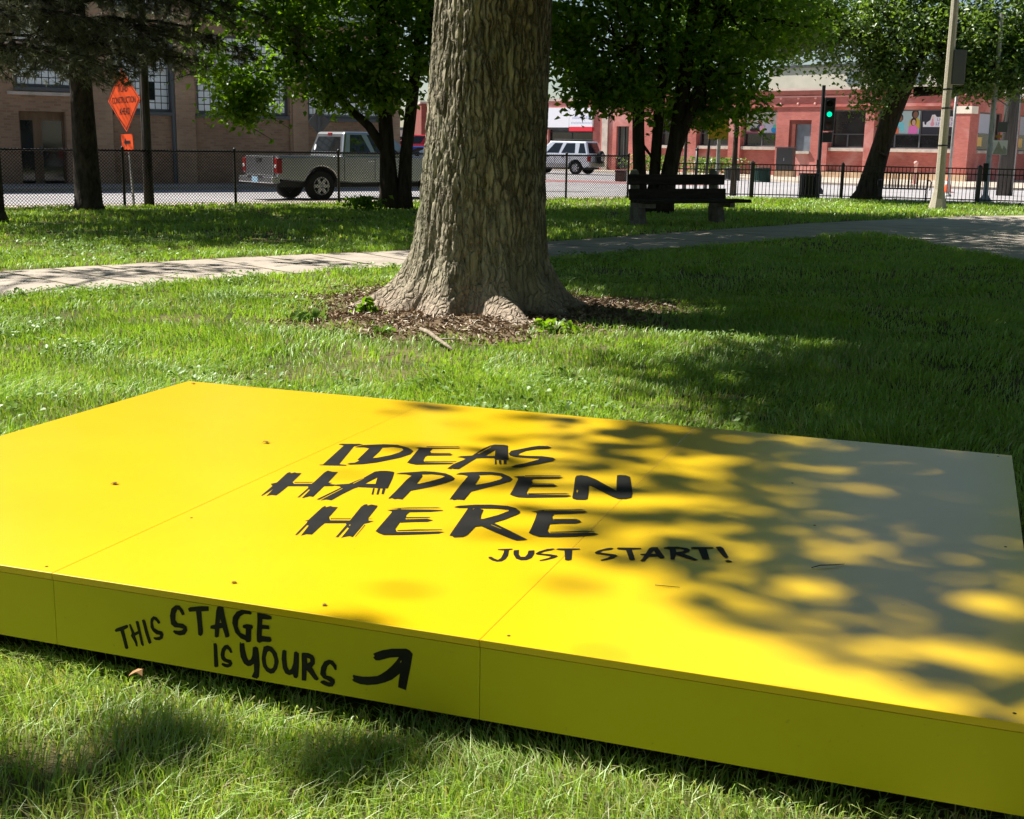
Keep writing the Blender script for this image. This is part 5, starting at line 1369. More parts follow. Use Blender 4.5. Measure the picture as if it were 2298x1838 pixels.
estate((-2.55, 60.0, -.06), R(176), m_redcar, 'red car in the distance seen beside the big trunk', H=1.86, belt=1.42, low=.5, L=4.6, screen=3.1)
estate((-1.85, 52.5, -.06), R(172), m_bluecar, 'dark blue car in front of the red one beyond the fence', H=1.36, belt=.98, L=4.4, roof1=2.3, screen=3.2)
estate((-0.6, 45.6, -.06), R(178), m_whitecar, 'white car bonnet showing just above the fence beside the big trunk', H=1.42, belt=1.02, L=4.4, roof1=2.3, screen=3.2)
# ------------------------------------------------------------------ the big trunk
def big_trunk():
    X0, Y0 = -0.33, 10.8
    t = empty('tree', (X0, Y0, 0), 0, 'massive old tree with deeply furrowed bark and flared roots in the middle of the lawn', 'tree')
    na, H = 400, 8.6
    zs = np.concatenate([np.linspace(-.10, .9, 130), np.linspace(.9, 3.3, 210)[1:], np.linspace(3.3, H, 40)[1:]])
    th = np.linspace(0, 2 * np.pi, na, endpoint=False)
    roots = [(R(184), 1.12, .24), (R(214), .62, .22), (R(247), .62, .24), (R(291), 1.05, .22), (R(330), .72, .22), (R(3), .95, .24), (R(60), .8, .35), (R(125), .8, .35)]
    V = np.zeros((len(zs), na, 3)); tint = np.zeros((len(zs), na))
    for i, z in enumerate(zs):
        cx = 0.055 * z * .9; cy = 0.0
        rr0 = 0.500 - 0.008 * max(z, 0) + 0.012 * math.sin(z * 1.3)
        if z > 4: rr0 += .03 * (z - 4)
        fl = math.exp(-max(z, 0) / .30) * .22 + math.exp(-max(z, 0) / .85) * .10
        for j, a in enumerate(th):
            lob = 0
            for ra, amp, wd in roots:
                d = (a - ra + math.pi) % (2 * math.pi) - math.pi
                lob += amp * math.exp(-(d / wd) ** 2)
            lob *= 1 + .35 * noise.noise((math.cos(a) * 3, math.sin(a) * 3, z * 3 + 5))
            r = rr0 + fl * .40 + lob * (math.exp(-max(z, 0) / .17) * .40 + math.exp(-max(z, 0) / .6) * .085)
            tw = a + .10 * z
            px, py = math.cos(tw) * 5.2, math.sin(tw) * 5.2
            sw = noise.noise((px * .5, py * .5, z * .9)) * .5
            n1 = noise.noise((px * 1.35 + sw, py * 1.35 - sw, z * 2.2))
            n2 = noise.noise((px * 3.1 + sw * 2, py * 3.1, z * 6.5 + 7))
            n3 = noise.noise((px * 7.5, py * 7.5, z * 13 + 3))
            n4 = noise.noise((px * .3, py * .3, z * .5 + 11))
            ridge = (1 - abs(n1) * 2.6)
            ridge = max(-.6, ridge)
            smooth = min(1.0, .30 + max(0, z) / .5) if lob > .35 else 1.0
            fur = (-max(0, 1 - abs(n1) * 4.6) * .021 - max(0, 1 - abs(n2) * 4.2) * .010 + n3 * .005)
            r += fur * smooth + n4 * .02
            V[i, j] = (cx + r * math.cos(a), cy + r * math.sin(a), z)
            tint[i, j] = n4
    n = len(zs)
    ii, jj = np.meshgrid(np.arange(n - 1), np.arange(na), indexing='ij')
    a = ii * na + jj; b = ii * na + (jj + 1) % na
    F = np.stack([a, b, b + na, a + na], -1).reshape(-1, 4)
    m = bpy.data.materials.new('furrowed_bark'); m.use_nodes = True
    nt = m.node_tree; bs = nt.nodes['Principled BSDF']
    bs.inputs['Roughness'].default_value = .95; bs.inputs['Specular IOR Level'].default_value = .12
    tc = nt.nodes.new('ShaderNodeTexCoord')
    mp = nt.nodes.new('ShaderNodeMapping'); mp.inputs['Scale'].default_value = (1, 1, .3)
    nt.links.new(tc.outputs['Object'], mp.inputs[0])
    n1 = nt.nodes.new('ShaderNodeTexNoise'); n1.inputs['Scale'].default_value = 13; n1.inputs['Detail'].default_value = 10; n1.inputs['Roughness'].default_value = .75
    nt.links.new(mp.outputs[0], n1.inputs['Vector'])
    rp = nt.nodes.new('ShaderNodeValToRGB')
    e = rp.color_ramp.elements
    e[0].position = .36; e[0].color = (.14, .12, .08, 1); e[1].position = .62; e[1].color = (.47, .415, .305, 1)
    nt.links.new(n1.outputs[0], rp.inputs[0])
    # greyer green lichen bloom and a paler, pinkish foot where the bark is worn
    n2 = nt.nodes.new('ShaderNodeTexNoise'); n2.inputs['Scale'].default_value = 1.6; n2.inputs['Detail'].default_value = 6
    nt.links.new(tc.outputs['Object'], n2.inputs['Vector'])
    mx = nt.nodes.new('ShaderNodeMix'); mx.data_type = 'RGBA'
    mr = nt.nodes.new('ShaderNodeMapRange'); mr.inputs['From Min'].default_value = .45; mr.inputs['From Max'].default_value = .7; mr.inputs['To Max'].default_value = .55
    nt.links.new(n2.outputs[0], mr.inputs['Value']); nt.links.new(mr.outputs[0], mx.inputs[0])
    nt.links.new(rp.outputs[0], mx.inputs[6]); mx.inputs[7].default_value = (.24, .25, .16, 1)
    sp = nt.nodes.new('ShaderNodeSeparateXYZ'); nt.links.new(tc.outputs['Object'], sp.inputs[0])
    ad = nt.nodes.new('ShaderNodeMath'); ad.operation = 'MULTIPLY_ADD'; ad.inputs[1].default_value = -.45; ad.inputs[2].default_value = .28
    nt.links.new(n2.outputs[0], ad.inputs[0])
    a2 = nt.nodes.new('ShaderNodeMath'); a2.operation = 'ADD'; nt.links.new(ad.outputs[0], a2.inputs[0]); nt.links.new(sp.outputs[2], a2.inputs[1])
    mz = nt.nodes.new('ShaderNodeMapRange'); mz.inputs['From Min'].default_value = .42; mz.inputs['From Max'].default_value = .10; mz.inputs['To Min'].default_value = 0; mz.inputs['To Max'].default_value = .8
    nt.links.new(a2.outputs[0], mz.inputs['Value'])
    m3 = nt.nodes.new('ShaderNodeMix'); m3.data_type = 'RGBA'
    nt.links.new(mz.outputs[0], m3.inputs[0]); nt.links.new(mx.outputs[2], m3.inputs[6]); m3.inputs[7].default_value = (.42, .33, .26, 1)
    # deep cracks between long bark plates
    nd = nt.nodes.new('ShaderNodeTexNoise'); nd.inputs['Scale'].default_value = 7; nd.inputs['Detail'].default_value = 5
    nt.links.new(tc.outputs['Object'], nd.inputs['Vector'])
    vm = nt.nodes.new('ShaderNodeVectorMath'); vm.operation = 'MULTIPLY_ADD'; vm.inputs[1].default_value = (.11, .11, .4)
    nt.links.new(nd.outputs['Color'], vm.inputs[0]); nt.links.new(tc.outputs['Object'], vm.inputs[2])
    mv = nt.nodes.new('ShaderNodeMapping'); mv.inputs['Scale'].default_value = (19, 19, 2.4)
    nt.links.new(vm.outputs[0], mv.inputs[0])
    vo = nt.nodes.new('ShaderNodeTexVoronoi'); vo.feature = 'DISTANCE_TO_EDGE'; vo.inputs['Scale'].default_value = 1.0
    nt.links.new(mv.outputs[0], vo.inputs['Vector'])
    vr = nt.nodes.new('ShaderNodeMapRange'); vr.inputs['From Max'].default_value = .20
    nt.links.new(vo.outputs['Distance'], vr.inputs['Value'])
    # the worn foot has few cracks
    zf = nt.nodes.new('ShaderNodeMapRange'); zf.inputs['From Min'].default_value = .28; zf.inputs['From Max'].default_value = 1.1; zf.inputs['To Min'].default_value = .0; zf.inputs['To Max'].default_value = .66
    nt.links.new(sp.outputs[2], zf.inputs['Value'])
    iv = nt.nodes.new('ShaderNodeMath'); iv.operation = 'SUBTRACT'; iv.inputs[0].default_value = 1.0
    nt.links.new(vr.outputs[0], iv.inputs[1])
    cf = nt.nodes.new('ShaderNodeMath'); cf.operation = 'MULTIPLY'
    nt.links.new(iv.outputs[0], cf.inputs[0]); nt.links.new(zf.outputs[0], cf.inputs[1])
    m6 = nt.nodes.new('ShaderNodeMix'); m6.data_type = 'RGBA'
    nt.links.new(cf.outputs[0], m6.inputs[0]); nt.links.new(m3.outputs[2], m6.inputs[6]); m6.inputs[7].default_value = (.028, .022, .014, 1)
    nt.links.new(m6.outputs[2], bs.inputs['Base Color'])
    n4 = nt.nodes.new('ShaderNodeTexNoise'); n4.inputs['Scale'].default_value = 38; n4.inputs['Detail'].default_value = 6
    nt.links.new(mp.outputs[0], n4.inputs['Vector'])
    bp = nt.nodes.new('ShaderNodeBump'); bp.inputs['Strength'].default_value = .9; bp.inputs['Distance'].default_value = .025
    hm = nt.nodes.new('ShaderNodeMath'); hm.operation = 'MULTIPLY_ADD'; hm.inputs[1].default_value = .55
    nt.links.new(n4.outputs[0], hm.inputs[0]); nt.links.new(vr.outputs[0], hm.inputs[2])
    nt.links.new(hm.outputs[0], bp.inputs['Height']); nt.links.new(bp.outputs[0], bs.inputs['Normal'])
    np_mesh('trunk', V.reshape(-1, 3), F, m, t, smooth=True)
    rg = np.random.default_rng(5)
    # crown high above the picture: it casts the dappled shade over the right of the lawn and stage
    cl = clumps([(0.8, 10.6, 12.0, 10.5, 10.5, 6.0, 8200), (6.0, 8.0, 11.0, 7, 7, 4.5, 4600), (-3.6, 19.5, 11.0, 5.5, 5.0, 3.6, 2100)], rg, .5)
    cl = cl[cl[:, 2] > 6.3]
    gx = cl[:, 0] + SHX * cl[:, 2]; gy = cl[:, 1] + SHY * cl[:, 2]
    ok = ~sunlit(gx, gy)
    cl = cl[ok]; gx = gx[ok]; gy = gy[ok]
    # the crown is looser towards its lit rim and where light reaches the path and the stage
    b = np.interp(gy, [2, 4.2, 5.2, 6.2, 8.5, 11, 17], [.9, .7, .45, .9, 1.15, 1.15, -1.2])
    loose = np.clip((gx - b) / np.where(gy < 6.3, .75, .6), np.where(gy < 6.3, .16, .6), 1.0)
    loose = np.where((gy > 16.2), .9, loose)
    cl = cl[rg.random(len(cl)) < loose]
    lm = []
    mains = []
    for k in range(7):
        a = k * 2 * math.pi / 7 + .3
        e_ = (3.6 * math.cos(a) + .8, 3.4 * math.sin(a), 11.2 + rg.normal(0, .6))
        mains.append(e_)
        lm.append(wob((.45, 0, 7.6), e_, 6, .22, .26, .09, rg))
    lm.append([(.40, 0, 7.2, .5), (.5, .05, 9.2, .36), (.6, 0, 12.5, .16), (.8, .2, 16, .04)])
    for i in rg.choice(len(cl), 150, replace=False):
        c = cl[i] - np.array([X0, Y0, 0])
        s = min(mains, key=lambda q: math.dist(q, c))
        lm.append(wob(s, tuple(c), 5, .25, .065, .012, rg))
    limb_mesh(lm, 'branches', m, t, 6)
    off = rg.normal(0, 1, (len(cl), 30, 3)) * np.array([.36, .36, .24])
    c = (cl[:, None, :] + off).reshape(-1, 3) - np.array([[X0, Y0, 0]])
    v, f, tn = leaf_quads(c, .18, rg, aspect=.75)
    np_mesh('crown', v, f, m_leaf2, t, tn)
    return t
BIG = big_trunk()

# ------------------------------------------------------------------ maple left of the big trunk (two stems and a long low limb)
make_tree('tree', -2.62, 27.4, 'leafy twin stemmed maple in front of the pickup, long low limb reaching left', 'tree',
    [[(-2.72, 27.4, -.05, .30), (-2.72, 27.4, .35, .22), (-2.76, 27.4, 1.2, .165), (-2.82, 27.45, 2.2, .15), (-2.85, 27.5, 3.6, .13), (-2.9, 27.5, 6.5, .09), (-3.0, 27.6, 9.5, .03)],
     [(-2.42, 27.4, -.05, .24), (-2.40, 27.4, .4, .165), (-2.36, 27.42, 1.2, .135), (-2.22, 27.45, 2.4, .125), (-2.05, 27.5, 4.0, .10), (-1.7, 27.6, 7.0, .06), (-1.4, 27.7, 9, .02)]],
    [(-4.9, 26.9, 3.7, 1.9, 1.9, 1.15, 92), (-3.9, 26.8, 2.85, 1.0, 1.0, .45, 20), (-6.15, 27.0, 2.75, .55, .8, .4, 16), (-5.55, 27.0, 2.35, .55, .6, .34, 22), (-3.2, 27.6, 4.4, 2.4, 2.6, 1.3, 150), (-1.6, 27.8, 4.2, 1.5, 1.8, 1.3, 120), (-2.9, 26.2, 3.1, 1.1, .8, .55, 44), (-1.35, 27.6, 3.15, .7, .9, .5, 34), (-4.7, 26.8, 2.65, .9, .8, .35, 10), (-5.75, 26.8, 2.0, .38, .4, .3, 16), (-3.9, 26.9, 2.35, .5, .5, .25, 12), (-3.0, 27.2, 2.5, .8, .8, .4, 30), (-2.85, 26.7, 2.35, .5, .5, .3, 18)],
    27, .23, .15, m_leaf, m_bark_dark, 11, sprigs=60, keep=.75, limbs=60,
    limb_from=[(-2.82, 27.45, 2.2, .15), (-2.85, 27.5, 3.6, .13), (-2.22, 27.45, 2.4, .12), (-2.05, 27.5, 4.0, .10), (-3.9, 27.3, 2.5, .09), (-4.6, 27.2, 3.1, .06)],
    extra=[[(-2.74, 27.4, 1.15, .13), (-3.15, 27.35, 1.75, .105), (-3.7, 27.3, 2.25, .085), (-4.25, 27.25, 2.85, .07), (-4.7, 27.2, 3.5, .055), (-5.3, 27.1, 4.3, .03)]],
    hi=([(-4.9, 26.8, 6.6, 2.6, 3.2, 1.7, 120), (-1.8, 26.6, 8.4, 4.6, 4.8, 2.8, 600), (-1.5, 24.6, 8.6, 4.0, 3.2, 2.2, 300), (-2.5, 29.6, 7.8, 4.2, 3.0, 2.8, 420)], 22, .40, .20))

# ------------------------------------------------------------------ maple behind the bench (four stems)
make_tree('tree', 2.95, 27.6, 'leafy maple with a clump of dark stems right behind the timber bench', 'tree',
    [[(2.75, 27.6, -.05, .24), (2.70, 27.6, .5, .15), (2.62, 27.6, 1.6, .13), (2.56, 27.6, 3.2, .125), (2.5, 27.7, 5.5, .08), (2.4, 27.8, 8, .02)],
     [(2.98, 27.7, -.05, .22), (3.0, 27.7, .6, .125), (3.04, 27.7, 1.8, .11), (3.12, 27.75, 3.4, .10), (3.2, 27.8, 6, .06), (3.3, 27.8, 8.5, .02)],
     [(3.2, 27.6, -.05, .26), (3.26, 27.6, .5, .19), (3.42, 27.6, 1.5, .16), (3.60, 27.62, 3.2, .14), (3.8, 27.7, 5.5, .09), (4.0, 27.8, 8, .02)],
     [(3.42, 27.6, 1.3, .13), (3.68, 27.55, 2.1, .12), (3.98, 27.5, 3.0, .11), (4.25, 27.5, 4.2, .09), (4.7, 27.5, 6, .04)]],
    [(2.2, 27.2, 4.2, 2.2, 1.8, 1.5, 150), (1.55, 26.6, 2.75, .75, .9, .62, 60), (2.25, 26.6, 2.5, .8, .8, .5, 32), (4.3, 27.4, 4.0, 2.0, 1.9, 1.5, 135), (4.5, 27.9, 2.55, .85, .8, .75, 48), (3.8, 28.2, 2.2, .5, .5, .45, 26), (1.1, 27.6, 3.6, 1.0, 1.3, .8, 58), (5.6, 27.4, 4.4, 1.2, 1.3, 1.0, 55), (3.1, 28.8, 3.1, 1.3, .8, .9, 70)],
    28, .24, .145, m_leaf, m_bark_dark, 12, sprigs=90, keep=.7, limbs=55,
    limb_from=[(2.56, 27.6, 3.2, .12), (3.12, 27.75, 3.4, .10), (3.6, 27.62, 3.2, .14), (3.98, 27.5, 3.0, .11), (2.6, 27.6, 2.0, .08), (4.25, 27.5, 4.2, .09)],
    extra=[[(2.72, 27.55, 1.45, .035), (2.85, 27.5, 1.28, .03), (2.95, 27.5, 1.15, .025), (3.1, 27.6, 1.05, .02)]],
    hi=([(3.0, 27.4, 7.2, 4.4, 4.2, 3.0, 560)], 22, .40, .20))

# ------------------------------------------------------------------ leaning tree by the fence
make_tree('tree', 10.45, 37.9, 'dark trunked tree leaning right beside the slatted bench', 'tree',
    [[(10.36, 37.5, -.05, .52), (10.40, 37.5, .2, .39), (10.50, 37.5, .8, .31), (10.68, 37.5, 1.6, .27), (10.88, 37.5, 2.4, .28), (11.05, 37.5, 3.1, .34), (11.15, 37.5, 3.6, .27)],
     [(11.15, 37.5, 3.1, .25), (11.6, 37.4, 4.4, .20), (12.6, 37.4, 6.5, .10), (13, 37.4, 8, .03)],
     [(10.98, 37.5, 3.0, .22), (10.5, 37.6, 4.3, .18), (9.8, 37.6, 6.0, .09), (9.3, 37.6, 7.2, .03)]],
    [(9.3, 37.4, 4.7, 2.1, 1.9, 1.15, 150), (11.5, 36.9, 4.9, 2.6, 2.0, 1.45, 250), (13.4, 37.3, 4.5, 2.0, 1.9, 1.3, 210), (10.3, 36.9, 3.45, .9, .8, .5, 50), (12.6, 36.4, 3.5, 1.3, .8, .5, 70), (8.2, 37.2, 4.9, 1.2, 1.2, .75, 90), (10.05, 36.7, 2.75, .25, .3, .4, 14), (13.6, 36.6, 3.3, .9, .8, .4, 44), (6.9, 36.8, 5.3, 1.3, 1.2, .7, 80)],
    32, .26, .13, m_leaf3, m_bark_dark, 13, sprigs=90, keep=.6, limbs=55,
    limb_from=[(11.9, 37.4, 4.4, .2), (10.8, 37.6, 4.3, .18), (11.4, 37.5, 3.4, .2)],
    extra=[[(10.78, 37.22, 1.25, .05), (10.55, 37.05, 1.35, .03), (10.4, 36.95, 1.5, .02)], [(11.45, 37.4, 3.1, .15), (12.6, 37.1, 3.15, .11), (13.8, 36.9, 3.3, .07), (15, 36.8, 3.7, .03)]],
    hi=([(11.2, 37.3, 6.6, 3.8, 3.0, 1.6, 260)], 22, .40, .20))
make_tree('tree', 17.6, 36.8, 'dense dark tree at the right edge spreading over the steel sign pole', 'tree',
    [[(17.6, 36.8, -.05, .42), (17.6, 36.8, .6, .32), (17.5, 36.8, 3.0, .28), (17.3, 36.8, 5, .18), (17.2, 36.8, 7.5, .04)]],
    [(15.6, 36.9, 4.9, 2.4, 2.2, 1.35, 330), (17.4, 36.6, 5.3, 2.6, 2.2, 1.6, 260), (14.4, 36.5, 4.1, 1.2, 1.2, .7, 110), (15.4, 36.2, 3.5, 1.1, .9, .5, 70), (16.6, 35.9, 3.5, 1.2, .9, .5, 70)],
    32, .26, .13, m_leaf2, m_bark_dark, 14, sprigs=90, limbs=45, limb_from=[(17.5, 36.8, 3.2, .22), (17.3, 36.8, 5, .18)],
    hi=([(17.2, 36.8, 7.2, 4.0, 3.4, 2.0, 260)], 20, .40, .20))
# the maple between them whose twigs hang over the cream wall
make_tree('tree', 6.9, 40.4, 'slim street tree with a pale thin stem, crown hanging over the cream wall', 'tree',
    [[(6.9, 40.4, -.05, .11), (6.9, 40.4, 1.5, .075), (6.92, 40.4, 3.6, .07), (7.0, 40.4, 5.5, .05), (7.0, 40.4, 8, .02)]],
    [(6.2, 40.0, 5.4, 2.4, 1.8, 1.1, 260), (8.2, 39.6, 5.4, 1.8, 1.5, .9, 150), (5.2, 39.6, 4.3, .9, .8, .55, 60), (7.6, 39.4, 4.35, 1.2, .8, .32, 50)],
    32, .25, .13, m_leaf2, m_bark_dark, 15, sprigs=90, limbs=36, limb_from=[(6.92, 40.4, 3.6, .07), (7.0, 40.4, 5.5, .05)],
    hi=([(7.0, 40.0, 7.4, 3.0, 2.6, 1.4, 170)], 20, .38, .20))

# ------------------------------------------------------------------ pines on the left
def make_pine(x, y, label, trunk, whorls, seed, dens=1.0):
    rg = np.random.default_rng(seed)
    t = empty('pine_tree', (x, y, 0), 0, label, 'pine tree')
    MB().tube([(q[0] - x, q[1] - y, q[2], q[3]) for q in trunk], 16).build('trunk', m_bark_pine, t)
    lm = []; cen = []; dirs = []
    for z, n, ln, droop in whorls:
        a0 = rg.random() * 6.28
        tx = np.interp(z, [q[2] for q in trunk], [q[0] for q in trunk]) - x
        ty = np.interp(z, [q[2] for q in trunk], [q[1] for q in trunk]) - y
        for k in range(n):
            a = a0 + k * 6.28 / n + rg.normal(0, .2)
            l = ln * (.75 + .5 * rg.random())
            pts = []
            for i in range(7):
                u = i / 6
                pts.append((tx + math.cos(a) * l * u + rg.normal(0, .05) * (i > 0), ty + math.sin(a) * l * u + rg.normal(0, .05) * (i > 0), z + .10 * l * math.sin(u * 2.2) - droop * l * u * u, .045 * (1 - u) + .008))
            lm.append(pts)
            for i in range(2, 7):
                p = np.array(pts[i][:3])
                for q in range(int(4 * dens)):
                    sa = a + rg.choice([-1, 1]) * (.6 + rg.random() * .6)
                    sl = .35 + .55 * rg.random()
                    e = p + np.array([math.cos(sa) * sl, math.sin(sa) * sl, -.10 - .28 * rg.random()])
                    lm.append([(*p, .010), (*((p + e) / 2 + np.array([0, 0, .04])), .008), (*e, .004)])
                    for w in np.linspace(.3, 1, 4):
                        cen.append(p * (1 - w) + e * w + rg.normal(0, .04, 3)); dirs.append((e - p) / np.linalg.norm(e - p))
    cen = np.array(cen); dirs = np.array(dirs)
    wc = cen + np.array([x, y, 0])
    ok = ~sunlit(wc[:, 0] + SHX * wc[:, 2], wc[:, 1] + SHY * wc[:, 2]) | (rg.random(len(wc)) < .85)
    # no twig hangs in the sun's way to the orange sign
    dh = np.clip((wc[:, 2] - 2.1), 0, 20)
    ok &= np.hypot(wc[:, 0] + 8.32 + SHX * dh, wc[:, 1] - 27.2 + SHY * dh) > .85
    cen, dirs = cen[ok], dirs[ok]
    limb_mesh(lm, 'branches', m_bark_pine, t, 5)
    per = 22
    c = np.repeat(cen, per, 0); d = np.repeat(dirs, per, 0)
    nd = rg.normal(0, .75, c.shape) + d * .9; nd /= np.linalg.norm(nd, axis=1)[:, None]
    sd = np.cross(nd, rg.normal(0, 1, c.shape)); sd /= np.linalg.norm(sd, axis=1)[:, None]
    L = (.11 + .08 * rg.random(len(c)))[:, None]
    v = np.stack([c - sd * .0075, c + sd * .0075, c + nd * L], 1).reshape(-1, 3)
    f = np.arange(len(v)).reshape(-1, 3)
    tn = np.repeat(np.clip(np.repeat(rg.normal(.45, .25, len(cen)), per) + rg.normal(0, .12, len(c)), 0, 1), 3)
    np_mesh('crown', v, f, m_needle, t, tn)
    return t
make_pine(-8.41, 25.0, 'dark trunked pine with grey green needles beside the orange sign', [(-8.41, 25.0, -.1, .36), (-8.41, 25.0, .15, .27), (-8.42, 25.0, .8, .245), (-8.44, 25.0, 2.5, .205), (-8.5, 25.0, 4.5, .17), (-8.5, 25.0, 9, .08), (-8.5, 25, 11, .02)],
    [(3.1, 6, 2.6, .16), (3.5, 7, 3.0, .18), (3.95, 7, 3.2, .16), (4.5, 7, 3.2, .12), (5.2, 8, 3.1, .08), (5.8, 8, 3.0, .06), (6.5, 8, 2.9, .04), (7.2, 8, 2.7, 0), (8.0, 7, 2.4, 0), (9.0, 6, 1.8, -.05), (10, 5, 1.1, -.05)], 21, 1.9)
make_pine(-8.72, 21.0, 'pine at the left edge with pale needles on a low drooping branch', [(-8.72, 21.0, -.1, .34), (-8.72, 21.0, .2, .24), (-8.70, 21.0, 1.5, .20), (-8.60, 21.0, 2.6, .17), (-8.42, 21.0, 4.0, .15), (-8.4, 21.0, 8, .08), (-8.4, 21, 10, .02)],
    [(2.75, 6, 1.9, .16), (3.3, 6, 2.2, .14), (3.9, 6, 2.4, .12), (4.8, 7, 2.6, .08), (5.6, 7, 2.6, .06), (6.4, 7, 2.5, .04), (7.3, 6, 2.2, 0), (8.3, 6, 1.7, 0)], 22, 1.25)

# unseen trees added behind and beside the viewpoint to close off the open sky there
for (x, y, lb, sd) in ((14.5, 11.0, 'unseen broad tree added right of the lawn to block the sky', 66), (15.5, 21.5, 'unseen broad tree added beside the path on the right to block the sky', 67), (13.0, 3.0, 'unseen broad tree added right of the stage to block the sky', 68), (-8.5, -4.5, 'unseen broad tree added behind the viewpoint to the left to block the sky', 61), (0.5, -7.5, 'unseen broad tree added straight behind the viewpoint to block the sky', 62), (9.0, -2.5, 'unseen broad tree added behind the viewpoint to the right to block the sky', 63)):
    make_tree('tree', x, y, lb, 'tree', [[(x, y, -.1, .6), (x, y, .8, .42), (x, y, 4, .36), (x + .2, y, 8, .2), (x + .3, y, 12, .05)]],
        [(x, y, 8.2, 6.0, 4.6, 5.2, 420), (x, y, 5.5, 5.4, 4.4, 2.4, 150)], 26, .62, .36, m_leaf2, m_bark_dark, sd, limbs=26, limb_from=[(x, y, 4, .36), (x + .2, y, 8, .2)])
# a tree out to the left whose outer twigs throw the branch shadows on the path and the near grass
lt = [(-11.3, 15.6, 9.0, .9, .35, .2, 5), (-10.2, 16.0, 8.2, .8, .25, .2, 5), (-8.9, 16.4, 7.6, .9, .3, .2, 5), (-7.6, 17.0, 7.0, .7, .25, .2, 4)]
make_tree('tree', -13.0, 10.5, 'broad tree standing out of view to the left of the lawn', 'tree', [[(-13, 10.5, -.1, .5), (-13, 10.5, 1, .34), (-12.9, 10.5, 5, .28), (-12.7, 10.5, 9, .12), (-12.6, 10.5, 12, .03)]],
    lt + [(-15.0, 10.5, 8.5, 3.5, 4.0, 3.2, 170)], 20, .22, .17, m_leaf2, m_bark_dark, 64, keep=1.0, limbs=60, limb_from=[(-12.9, 10.5, 5, .2), (-12.7, 10.5, 9, .12)])
lt = [(-7.64, 5.72, 9.6, .10, .05, .08, 6), (-7.14, 5.68, 9.6, .12, .06, .08, 8), (-7.92, 5.55, 9.6, .14, .06, .08, 8)]
make_tree('tree', -13.5, 2.6, 'spreading tree standing out of view to the left of the camera', 'tree', [[(-13.5, 2.6, -.1, .5), (-13.5, 2.6, 1, .34), (-13.4, 2.6, 5, .28), (-13.2, 2.7, 8, .16), (-13.0, 2.7, 12, .03)]],
    lt, 20, .06, .11, m_leaf2, m_bark_dark, 65, keep=1.0, limbs=3, limb_from=[(-13.2, 2.7, 8, .04)], hi=([(-15.0, 2.6, 8.5, 3.2, 4.0, 3.2, 170)], 20, .3, .2))
# background street trees between the far buildings
for (x, y, lb, sd, hh) in ((-12.5, 86.0, 'green street tree far off behind the maple stems', 31, 6.5), (-2.0, 96.0, 'green street tree far off behind the big trunk', 32, 6.0)):
    make_tree('tree', x, y, lb, 'tree', [[(x, y, -.1, .25), (x, y, 2, .18), (x + .1, y, hh, .05)]],
        [(x, y, hh * .62, 3.2, 3.0, hh * .38, 130)], 26, .5, .26, m_leaf2, m_bark_dark, sd, keep=1.0, limbs=14)
# low weeds by the red building
shrub('plant', 10.4, 67.3, .04, 1.6, .9, 900, 41, m_leaf3, 'pale green weeds growing against the red wall left of the poster window', 'weeds along the red wall', .16)
shrub('plant', 7.6, 69.8, .04, 1.8, .95, 900, 42, m_leaf3, 'pale green weeds growing by the red wall behind the pole', 'weeds along the red wall', .16)
shrub('plant', -3.15, 26.3, 0, .42, .30, 260, 43, m_leaf, 'small dark leafy clump at the foot of the twin stemmed maple', None, .10)
# ------------------------------------------------------------------ grass
m_grass = leaf_mat('grass_blade', (0.140, 0.265, 0.022), (0.37, 0.57, 0.085), (1.5, 1.5, 0.6), tmix=0.38, gloss=.07, rough=.5, straw=(0.46, 0.41, 0.22))
MULCH = (-0.25, 10.9)
def mulch_d(x, y):
    """<1 inside the bare ring round the trunk"""
    a = np.arctan2(y - MULCH[1], x - MULCH[0])
    r = np.hypot((x - MULCH[0]) / np.where(x < MULCH[0], 1.75, 1.55), (y - MULCH[1]) / np.where(y < MULCH[1], 1.72, 1.5))
    return r / (1 + .16 * np.sin(3 * a + 1.2) + .10 * np.sin(7 * a) + .07 * np.sin(13 * a + 2))
def in_stage(x, y, pad=0.0):
    a = R(-19.6); dx, dy = x + 1.5515, y - 5.90
    u = dx * math.cos(a) + dy * math.sin(a); v = -dx * math.sin(a) + dy * math.cos(a)
    return (u > -pad) & (u < SW + pad) & (v < pad) & (v > -SDP - pad)
def vnoise(x, y, s, seed=0):
    """cheap smooth value noise"""
    rg = np.random.default_rng(seed); g = rg.random((256, 256))
    u, v = x * s + 1000, y * s + 1000
    i, j = np.floor(u).astype(int), np.floor(v).astype(int)
    a, b = u - i, v - j
    a = a * a * (3 - 2 * a); b = b * b * (3 - 2 * b)
    q = lambda m, n: g[m % 256, n % 256]
    return (q(i, j) * (1 - a) + q(i + 1, j) * a) * (1 - b) + (q(i, j + 1) * (1 - a) + q(i + 1, j + 1) * a) * b
rg = np.random.default_rng(77)
GV, GF, GT = [], [], []
gk = 0
